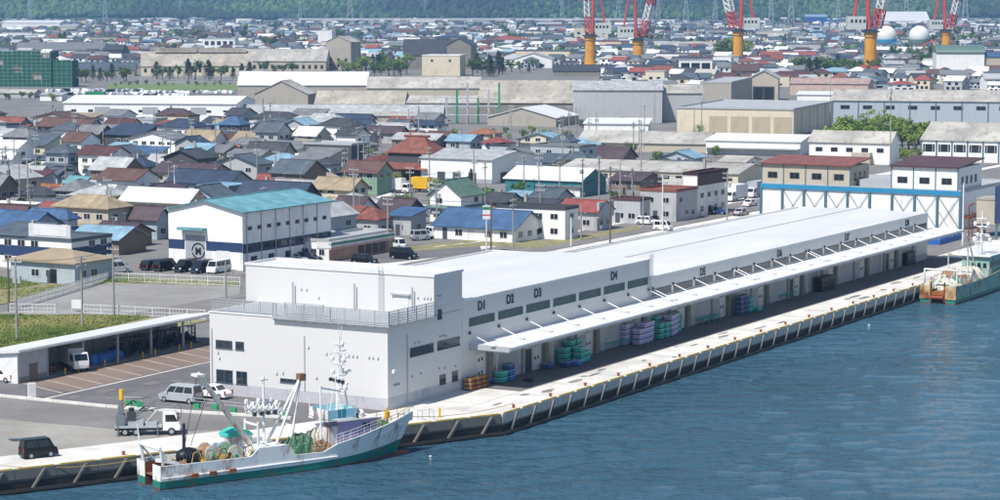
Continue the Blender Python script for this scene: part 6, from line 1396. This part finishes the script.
# ================================================================ town vehicles
for (k, pnt, u, v, hd, l) in (('suv','car_black',152,269.5,29,'black car, leftmost in front of the teal-roofed shed'),('van','car_black',166,270.5,33,'black minivan, second in the row by the teal-roofed shed'),('van','car_black',186,271.5,210,'black minivan, third in the row by the teal-roofed shed'),('van','car_navy',202,272.5,208,'dark blue minivan under the round emblem'),('bus','car_white',219,272.5,207,'white van at the right end of the row by the teal-roofed shed'),('van','car_silver',116,273,60,'silver van beside the navy-banded office'),('sedan','car_silver',298,262,118,'silver car left of the convenience store'),('suv','car_navy',309,262,118,'dark blue car left of the convenience store'),('suv','car_black',365,264,118,'black car parked at the convenience store front'),('van','car_black',404,259,118,'black minivan at the right of the convenience store lot'),('kei','car_white',399,249,150,'small white van behind the convenience store'),('sedan','car_silver',424,238,150,'silver car beside the blue-topped garage'),('kei','car_white',433,237,150,'white car between the garage and the long blue-roofed house'),('suv','car_white',647,224.5,110,'white off-road car in front of the grey corner building'),('kei','car_white',663,230.5,120,'white small car on the main street by the white pole'),('sedan','car_silver',741,215.5,30,'silver car driving on the far main street'),('sedan','car_blue',717,214,118,'blue car parked by the maroon-topped building'),('kei','car_black',707,214.5,118,'black small car by the maroon-topped building'),('sedan','car_white',750,206,30,'white car farther along the main street'),('kei','car_silver',420,240,60,'silver small car just left of the garage'),):
    car(k, pnt, G(u,v), hd, l)
truck('car_white',G(735,201),210,'white lorry facing left on the far main street','box',8.0,'truck','car_white',2.4,3.2); truck('car_white',G(757,197),210,'second white lorry at the end of the main street','box',9.0,'truck','shutter_grey',2.4,3.2); truck('car_white',G(398,193),118,'white box truck in front of the large white shed','box',6.5,'truck','car_white',2.2,3.0); truck('car_white',G(425,192),118,'white truck with yellow box beside the large white shed','box',6.0,'truck','signal_yellow',2.2,3.0); truck('car_white',G(413,216),118,'white box truck behind the garage','box',6.0,'truck','car_white',2.2,2.8)
cc = ['car_white','car_white','car_white','car_silver','car_black','car_navy']
cm = MB(); cm.loft([[(-2.1,y,z) for y,z in ((-.8,.3),(.8,.3),(.8,.9),(-.8,.9))],[(2.1,y,z) for y,z in ((-.8,.3),(.8,.3),(.75,.75),(-.75,.75))]],0,True,True).loft([[(-1.9,-.75,.9),(1.0,-.75,.9),(1.0,.75,.9),(-1.9,.75,.9)],[(-1.6,-.6,1.5),(.4,-.6,1.5),(.4,.6,1.5),(-1.6,.6,1.5)]],0,True,True)
cm_ = cm.mesh('car'); lot = 0
cmv = {}
for i in range(150):
    u = 50+(i % 62)*3.0+rg.uniform(-.8,.8) if i < 110 else 96+(i-110)*2.6; v = 92.0+(i//31)*1.6+rg.uniform(-.5,.5) if i < 110 else 125.5+(i % 3)*1.4
    c = rg.choice(cc)
    if blocked(G(u,v), 1.0): continue
    if c not in cmv: cmv[c] = cm_.copy()
    tag(link('parked_car',cmv[c],c,None,G(u,v),R(rg.choice((61,61,150))+rg.uniform(-4,4))), ('%s car in the car park behind the long white warehouse' if v < 105 else '%s car in the car park in front of the long white warehouse') % c[4:], 'car', 'cars in the far %s' % ('rear car park' if v < 105 else 'front car park'))
# ================================================================ industry far off
P(scaf_pipe=('7fa69a',.6,'plain'), crane_yellow=('d99a2b',.6,'conc'), crane_red=('c2473a',.6,'plain'), tank_white=('e3e4e0',.5,'plain'), pylon=('a7b0b5',.6,'plain'), net_scaffold=('226253',.8,'net'), crane_house=('c3c8c4',.6,'wall'))
def crane(u, v, vtop, hs, jd, label, r=3.2):
    p = G(u, v); zt = CAM_H-(vtop-Y_HOR)/F_PX*p.y*1.0
    t = thing('harbour_crane', label, 'crane', p)
    MB().lathe([(r*1.25,0),(r*1.1,2),(r,5),(r,zt-2.5),(r*1.15,zt-2.4),(r*1.15,zt)],16).build('column','crane_yellow',t)
    MB().lathe([(r*1.5,zt),(r*1.5,zt+.8)],12).box(-3,3,-3,3,zt+.8,zt+1.6).build('turntable','dark_steel',t)
    hb = MB().box(hs*3 if hs > 0 else -13, 13 if hs > 0 else hs*3, -3.5, 3.5, zt+1.7, zt+8.5).build('machinery_house','crane_house',t)
    for k in range(4): MB().box(hs*(4+k*2.2)-.6, hs*(4+k*2.2)+.6, -3.6, -3.5, zt+5.2, zt+6.8).build('window','carg',hb)
    for y in (-2.6, 2.6): MB().tube((hs*1.2,y,zt+1.6),(hs*3.0,y*.3,zt+44),.95,6,.7).tube((hs*9,y,zt+8.5),(hs*3.0,y*.3,zt+44),.5,6,.4).build('a_frame','crane_red',t)
    for k in range(5): MB().tube((hs*1.6,-2.4+k*.3,zt+7+k*7),(hs*1.6,2.4-k*.3,zt+7+k*7),.3,5).build('cross_brace','crane_red',t)
    a = V((jd*3.0,0,zt+2.5)); b = V((jd*17.0,0,zt+62)); n = 6
    for k in range(n):
        m = MB(); q0 = a+(b-a)*(k/n); q1 = a+(b-a)*((k+1)/n); lattice(m, q0, q1, 1.9, 3, .5, .28); m.build('jib_section','crane_red' if k % 2 == 0 else 'steel_white',t)
    return t
crane(590,66,36,1,-.15,'leftmost yellow and red harbour crane'); crane(638,66,40,-1,1,'second yellow and red harbour crane from the left'); crane(738,66,31,1,-1,'yellow and red harbour crane right of the control house'); crane(870,78,32,-1,1,'nearest yellow and red crane, left of the white gas spheres'); crane(946,56,31,-1,1,'rightmost yellow crane behind the domed storage hall')
for (u, v, l, c) in ((886,53,'white gas sphere with blue base, left of the pair','trim_blue'),(919,53,'white gas sphere with green stair, right of the pair','rp_green')):
    t = thing('gas_tank', l, 'gas tank', G(u, v)); R_ = 8.0; prof = [(max(.05,R_*sin(pi*i/14)), 13-R_*cos(pi*i/14)) for i in range(15)]
    MB().lathe(prof,24).build('sphere','tank_white',t,smooth=True); MB().lathe([(R_+.5,8),(R_+.5,10.5)],20).build('gallery',c,t); 
    for k in range(8): MB().tube((R_*.85*cos(k*pi/4),R_*.85*sin(k*pi/4),0),(R_*.85*cos(k*pi/4),R_*.85*sin(k*pi/4),10),.4,6).build('leg','tank_white',t)
    MB().path([(-R_-1,-R_,0),(R_+1,-R_-1,10),(R_+6,-R_,4)],.6,5).build('stair',c if u < 900 else 'crane_red',t)
def pylon(u, v, h, label):
    p = G(u, v); t = thing('power_pylon', label, 'pylon', p); m = MB(); w = h*.085
    lv = [0,.2,.38,.54,.68,.8,.9,1.0]
    for sx in (-1,1):
        for sy in (-1,1): m.path([(sx*w*(1-.88*a),sy*w*(1-.88*a),h*a) for a in lv],.34,4)
    for i in range(len(lv)-1):
        a, b = lv[i], lv[i+1]; wa, wb = w*(1-.88*a), w*(1-.88*b)
        for s in (-1,1): m.tube((-wa,s*wa,h*a),(wb,s*wb,h*b),.2,3).tube((wa,s*wa,h*a),(-wb,s*wb,h*b),.2,3).tube((s*wa,-wa,h*a),(s*wb,wb,h*b),.2,3)
    m.build('lattice_tower','pylon',t)
    for z, L_ in ((.66,.16),(.78,.14),(.9,.12)): MB().tube((-h*L_,0,h*z),(h*L_,0,h*z),.32,4).build('crossarm','pylon',t)
for i, (u, v, h) in enumerate(((771,24,50),(791,24,56),(838,23,42),(906,22,56),(965,23,62),(562,21,46),(618,21,54),(658,22,48),(686,23,54),(715,22,50),(105,21,50),(350,24,58),(425,20,44),(30,21,40),(180,20,42),(300,21,40))):
    pylon(u, v, h, 'grey lattice pylon below the wooded hill, %s from the left' % ['eleventh','twelfth','thirteenth','fourteenth','fifteenth','sixth','seventh','eighth','ninth','tenth','second','fourth','fifth','first','third','another'][i] if i < 15 else 'grey lattice pylon left of the tall antenna-like pylon')
# elevated road
hw = thing('elevated_road','pale elevated road crossing the far plain below the hill','bridge',(0,3800,0)); x0 = (300-500)/F_PX*3800; x1 = (640-500)/F_PX*3800
MB().box(x0,x1,-6,6,7.0,8.6).build('deck','tank_white',hw); MB().box(x0,x1,-6.3,-6,8.6,9.7).build('parapet','tank_white',hw)
for k in range(14): MB().box(-1.2,1.2,-4,4,0,7).build('pier','w_concr',hw,(x0+(x1-x0)*(k+.5)/14,0,0))
# netted scaffolding at the left
def scaffold(uL, uR, v, hpx, label, dep):
    b = Bld('scaffolded_building', label, 'scaffolding', uL, uR, v, dep, hpx, 6, 'w_concr'); W, D, h = b.W, b.D, b.h
    MB().box(.8,W-.8,.8,D-.8,0,h-.8).build('wall','w_concr',b.t); nx = max(2,int(W/4.6)); nz = max(2,int(h/3.4))
    for i in range(2*nx+1): MB().tube((W*i/nx/2,-.1,0),(W*i/nx/2,-.1,h+.8),.09,4).build('standard','scaf_pipe',b.t)
    for i in range(nx):
        for j in range(nz):
            if (i*5+j*3) % 7 == 2: continue
            MB().box(W*i/nx+.18,W*(i+1)/nx-.18,-.02,0.02,h*j/nz+.2,h*(j+1)/nz-.15).build('net_panel','net_scaffold',b.t)
        MB().box(W*i/nx,W*(i+1)/nx,.1,.7,h*.5,h*.5+.08).build('board','wood',b.t)
    for j in range(2*nz+1): MB().tube((0,-.16,h*j/nz/2),(W,-.16,h*j/nz/2),.1,4).build('ledger','scaf_pipe',b.t)
    ny = max(2,int(D/4.6))
    for i in range(ny):
        for j in range(nz): MB().box(W-.02,W+.02,D*i/ny+.18,D*(i+1)/ny-.18,h*j/nz+.2,h*(j+1)/nz-.15).build('net_panel','net_scaffold',b.t)
    return b
landmark(scaffold(-6,51,87,36,'tall block wrapped in green scaffold netting at the left edge',14),'the green netted scaffolding'); scaffold(52,72,87,27,'lower netted scaffold block right of the tall one',12)
shed('low grey rail shed at the left edge below the netted scaffolding',-12,34,98,10,5,6,'w_grey','rx_old','gx',1.2); shed('small pale store right of the low grey rail shed',40,62,101,8,6,6,'w_white','rx_lgrey','sx',.6)
gc = thing('shipping_container','green shipping container in the car park behind the long white warehouse','container',G(87,98.5),-.1)
MB().box(0,7.5,0,2.5,.1,2.8).build('container_body','mach_green',gc)
for k in range(14): MB().box(.3+k*.52,.42+k*.52,-.04,0,.3,2.6).build('rib','mach_green',gc)
trees(0,56,96,101,7,2.5,5,['bush','hedge','broad']); trees(108,236,84.5,86,14,1.5,3,['bush','hedge'])
# pipe racks
pr = thing('pipe_rack','green steel pipe racks beside the pale sheds','pipe rack',G(446,124),-.05)
for i in range(6):
    for y in (0,5): MB().box(-.2,.2,y-.2,y+.2,0,9+(i % 3)*2.5).build('post','mach_green' if i % 2 else 'galv',pr,(i*3.6,0,0))
for z in (3,6,8.8): 
    for y in (0,1.5,3,5): MB().tube((0,y,z),(18,y,z),.18,5).build('pipe','galv' if y != 3 else 'mach_green',pr)
# ================================================================ the far town
rf2 = ['dgrey','slate','grey','grey','dgrey','slate','lgrey','white','old','brown','navy','grey','lgrey','white','slate','sky','maroon','dgrey','white','slate','grey','red','rust']; wl2 = ['white','white','cream','grey','beige','bluegrey','white']
def unit_house(typ):
    m = MB()
    if typ == 0: m.box(0,1,0,1,0,.7,0).prism([(-.06,.68),(.5,1.0),(1.06,.68),(1.06,.72),(.5,1.04),(-.06,.72)],'x',-.05,1.05,1).add([(0,0,.7),(0,1,.7),(0,.5,.98)],[(0,1,2)],0).add([(1,0,.7),(1,1,.7),(1,.5,.98)],[(0,2,1)],0)
    elif typ == 1: m.box(0,1,0,1,0,.7,0).add([(-.06,-.06,.7),(1.06,-.06,.7),(1.06,1.06,.7),(-.06,1.06,.7),(.4,.5,1.0),(.6,.5,1.0)],[(0,1,5,4),(1,2,5),(2,3,4,5),(3,0,4),(3,2,1,0)],1)
    else: m.box(0,1,0,1,0,.95,0).box(-.02,1.02,-.02,1.02,.95,1.0,1)
    for (x, z) in ((.12,.12),(.42,.12),(.7,.12),(.2,.42),(.6,.42)): m.add([(x,-.004,z),(x+.18,-.004,z),(x+.18,-.004,z+.18),(x,-.004,z+.18)],[(0,1,2,3)],2)
    for (y, z) in ((.2,.15),(.6,.42)): m.add([(1.004,y,z),(1.004,y+.2,z),(1.004,y+.2,z+.18),(1.004,y,z+.18)],[(0,1,2,3)],2)
    return m
UH = {}
spots = []
for _ in range(9000):
    v = 21.5+(rg.random()**1.1)*47; u = rg.uniform(-30,1030)
    if rg.random() < .12: v = rg.uniform(68,92); u = rg.uniform(600,1020)
    p = G(u, v)
    if False: continue
    big = rg.random() < .11
    w = rg.uniform(16,40) if big else rg.uniform(7,11.5); d = rg.uniform(10,18) if big else rg.uniform(6.5,9); h = rg.uniform(4.5,9) if big else rg.choice((4.5,6.8,7.2))
    if blocked(p, max(w,d)*.55): continue
    a = R(rg.choice((29,22,8,-10,35))+rg.uniform(-4,4))
    FOOT.append((p.x, p.y, w*.5+.6, d*.5+.6, a)); spots.append((v, u, p, w, d, h, a, 2 if (big and rg.random() < .6) or rg.random() < .12 else rg.choice((0,0,1))))
    if len(spots) >= 2300: break
spots.sort(key=lambda s: -s[0])
stuffb = MB(); smats = ['w_'+k for k in ('white','cream','grey','beige','bluegrey')]+['rp_'+k for k in ('grey','dgrey','slate','lgrey','white','brown','navy','red','sky','maroon','old')]+['carg']
for i, (v, u, p, w, d, h, a, ty) in enumerate(spots):
    wl_, rf_ = rg.choice(wl2), rg.choice(rf2)
    if i < 296:
        key = (ty, wl_, rf_)
        if key not in UH: UH[key] = unit_house(ty).mesh('far_house'); [UH[key].materials.append(M(x)) for x in ('w_'+wl_, 'rp_'+rf_, 'carg')]
        o = link('far_house', UH[key], None, None, p, -a, (w, d, h)); lab = '%s %s with %s %s roof in the far town' % (WALLS[wl_][1], 'hall' if w > 18 else 'house', ROOFS[rf_][1], ('gabled','hipped','flat')[ty])
        for r_ in relation(u, v, None)[:7]:
            l = lab.replace(' in the far town', ', '+r_)
            if l not in USED and len(l.split()) <= 16: lab = l; break
        USED.add(lab); tag(o, lab, 'hall' if w > 18 else 'house', 'houses of the far town')
    else:
        uh = unit_house(ty); ca, sa = cos(a), sin(a); wi = smats.index('w_'+wl_) if 'w_'+wl_ in smats else 0; ri = smats.index('rp_'+rf_) if 'rp_'+rf_ in smats else 6
        vs = []
        for (x, y, z) in uh.v: X, Y = (x-.5)*w, (y-.5)*d; vs.append((p.x+X*ca+Y*sa, p.y-X*sa+Y*ca, z*h))
        b0_ = len(stuffb.v); stuffb.v += vs
        for f, mi in zip(uh.f, uh.m): stuffb.f.append(tuple(b0_+j for j in f)); stuffb.m.append((wi, ri, len(smats)-1)[mi])
so = stuffb.build('distant_houses', smats, fix=False); tag(so,'distant mass of small houses and halls below the wooded hill','houses',None,'stuff')
print('far houses', len(spots))
# ================================================================ distant woods and the hill
import numpy as np
def hill_z(x, y):
    r = np.clip((y-4450-60*np.sin(x*.004+1)-40*np.sin(x*.011))/900., 0, 1.6)
    return r*(95+35*np.sin(x*.0031+.6)+22*np.sin(x*.0078+2)+10*np.sin(x*.021+y*.006))*(1+.12*np.sin(x*.013)*np.sin(y*.012))-.5
def make_hill():
    xs = np.linspace(-2600,2600,131); ys = np.linspace(4380,5900,70); X, Y = np.meshgrid(xs, ys); Z = hill_z(X, Y)
    me = bpy.data.meshes.new('hill'); me.from_pydata(np.stack([X,Y,Z],-1).reshape(-1,3).tolist(), [], [(r*131+c, r*131+c+1, (r+1)*131+c+1, (r+1)*131+c) for r in range(69) for c in range(130)])
    tag(link('hill', me, 'leaf_dark'), kind='structure')
make_hill()
def forest(name, pts, label, mats):
    """pts: x, y, z, radius, height, material index — lumpy crowns joined into one mass"""
    import bmesh
    bm = bmesh.new(); bmesh.ops.create_icosphere(bm, subdivisions=1, radius=1); bm.verts.ensure_lookup_table()
    base = np.array([v.co[:] for v in bm.verts]); faces = np.array([[v.index for v in f.verts] for f in bm.faces]); bm.free()
    r_ = np.random.default_rng(4); n = len(pts); pts = np.array(pts); nv = len(base)
    sc = np.stack([pts[:,3], pts[:,3], pts[:,4]], -1)[:,None,:]
    co = base[None]*sc*(1+r_.uniform(-.32,.32,(n,nv,1))); co[:,:,2] += pts[:,4][:,None]*.8; co += pts[:,None,:3]
    F_ = (faces[None]+(np.arange(n)*nv)[:,None,None]).reshape(-1,3)
    me = bpy.data.meshes.new(name); me.vertices.add(n*nv); me.vertices.foreach_set('co', co.reshape(-1).astype('f'))
    me.loops.add(F_.size); me.loops.foreach_set('vertex_index', F_.reshape(-1).astype('i')); me.polygons.add(len(F_)); me.polygons.foreach_set('loop_start', (np.arange(len(F_))*3).astype('i'))
    mi = np.repeat(pts[:,5].astype('i'), len(faces)); me.polygons.foreach_set('material_index', mi); me.update(calc_edges=True)
    tag(link(name, me, mats), label, 'forest', None, 'stuff')
r_ = np.random.default_rng(8); pts = []
for _ in range(15000):
    y = 4430+(r_.random()**1.3)*900; x = r_.uniform(-.235,.235)*y; z = float(hill_z(np.array(x), np.array(y))); s = r_.uniform(3.2,6.5)
    if z < .2: continue
    k = math.sin(x*.012+y*.004)+math.sin(x*.004-y*.01+1)+r_.normal()*.5
    pts.append((x, y, z, s, s*r_.uniform(.9,1.5), 0 if k > .5 else (1 if k > -.6 else 2)))
forest('hill_forest', pts, 'dense green woods covering the far hill', ['leaf_mid','forest_a','leaf_pine'])
pts = []
while len(pts) < 2400:
    v = 21+(r_.random()**1.2)*36; u = r_.uniform(-30,1030); p = G(u, v)
    if r_.random() > .5+.5*math.sin(u*.03+v*.4): continue
    if blocked(p, .5): continue
    
    for _k in range(3): s = r_.uniform(1.5,3.2); pts.append((p.x+r_.uniform(-3,3), p.y+r_.uniform(-3,3), r_.uniform(0,2), s*1.2, s, r_.integers(0,3)))
forest('distant_trees', pts, 'scattered dark trees among the far town houses', ['leaf_mid','leaf_dark','leaf_pine'])
# ================================================================ haze
hz = MB().box(-2700,2700,-60,5950,-4,330).build('haze', [], None)
hm = bpy.data.materials.new('haze'); hm.use_nodes = True; nt = hm.node_tree; nt.nodes.remove(nt.nodes['Principled BSDF'])
pv = nt.nodes.new('ShaderNodeVolumePrincipled'); pv.inputs['Color'].default_value = (.35,.62,1,1); pv.inputs['Density'].default_value = .00014; pv.inputs['Anisotropy'].default_value = .2
nt.links.new(pv.outputs[0], nt.nodes['Material Output'].inputs['Volume']); hz.data.materials.append(hm); tag(hz, 'pale summer haze over the whole harbour town', 'haze', None, 'stuff')

sheet('verge', [G(108,91), G(108,84), G(240,84), G(240,90.5)], 'verge_green', .04)
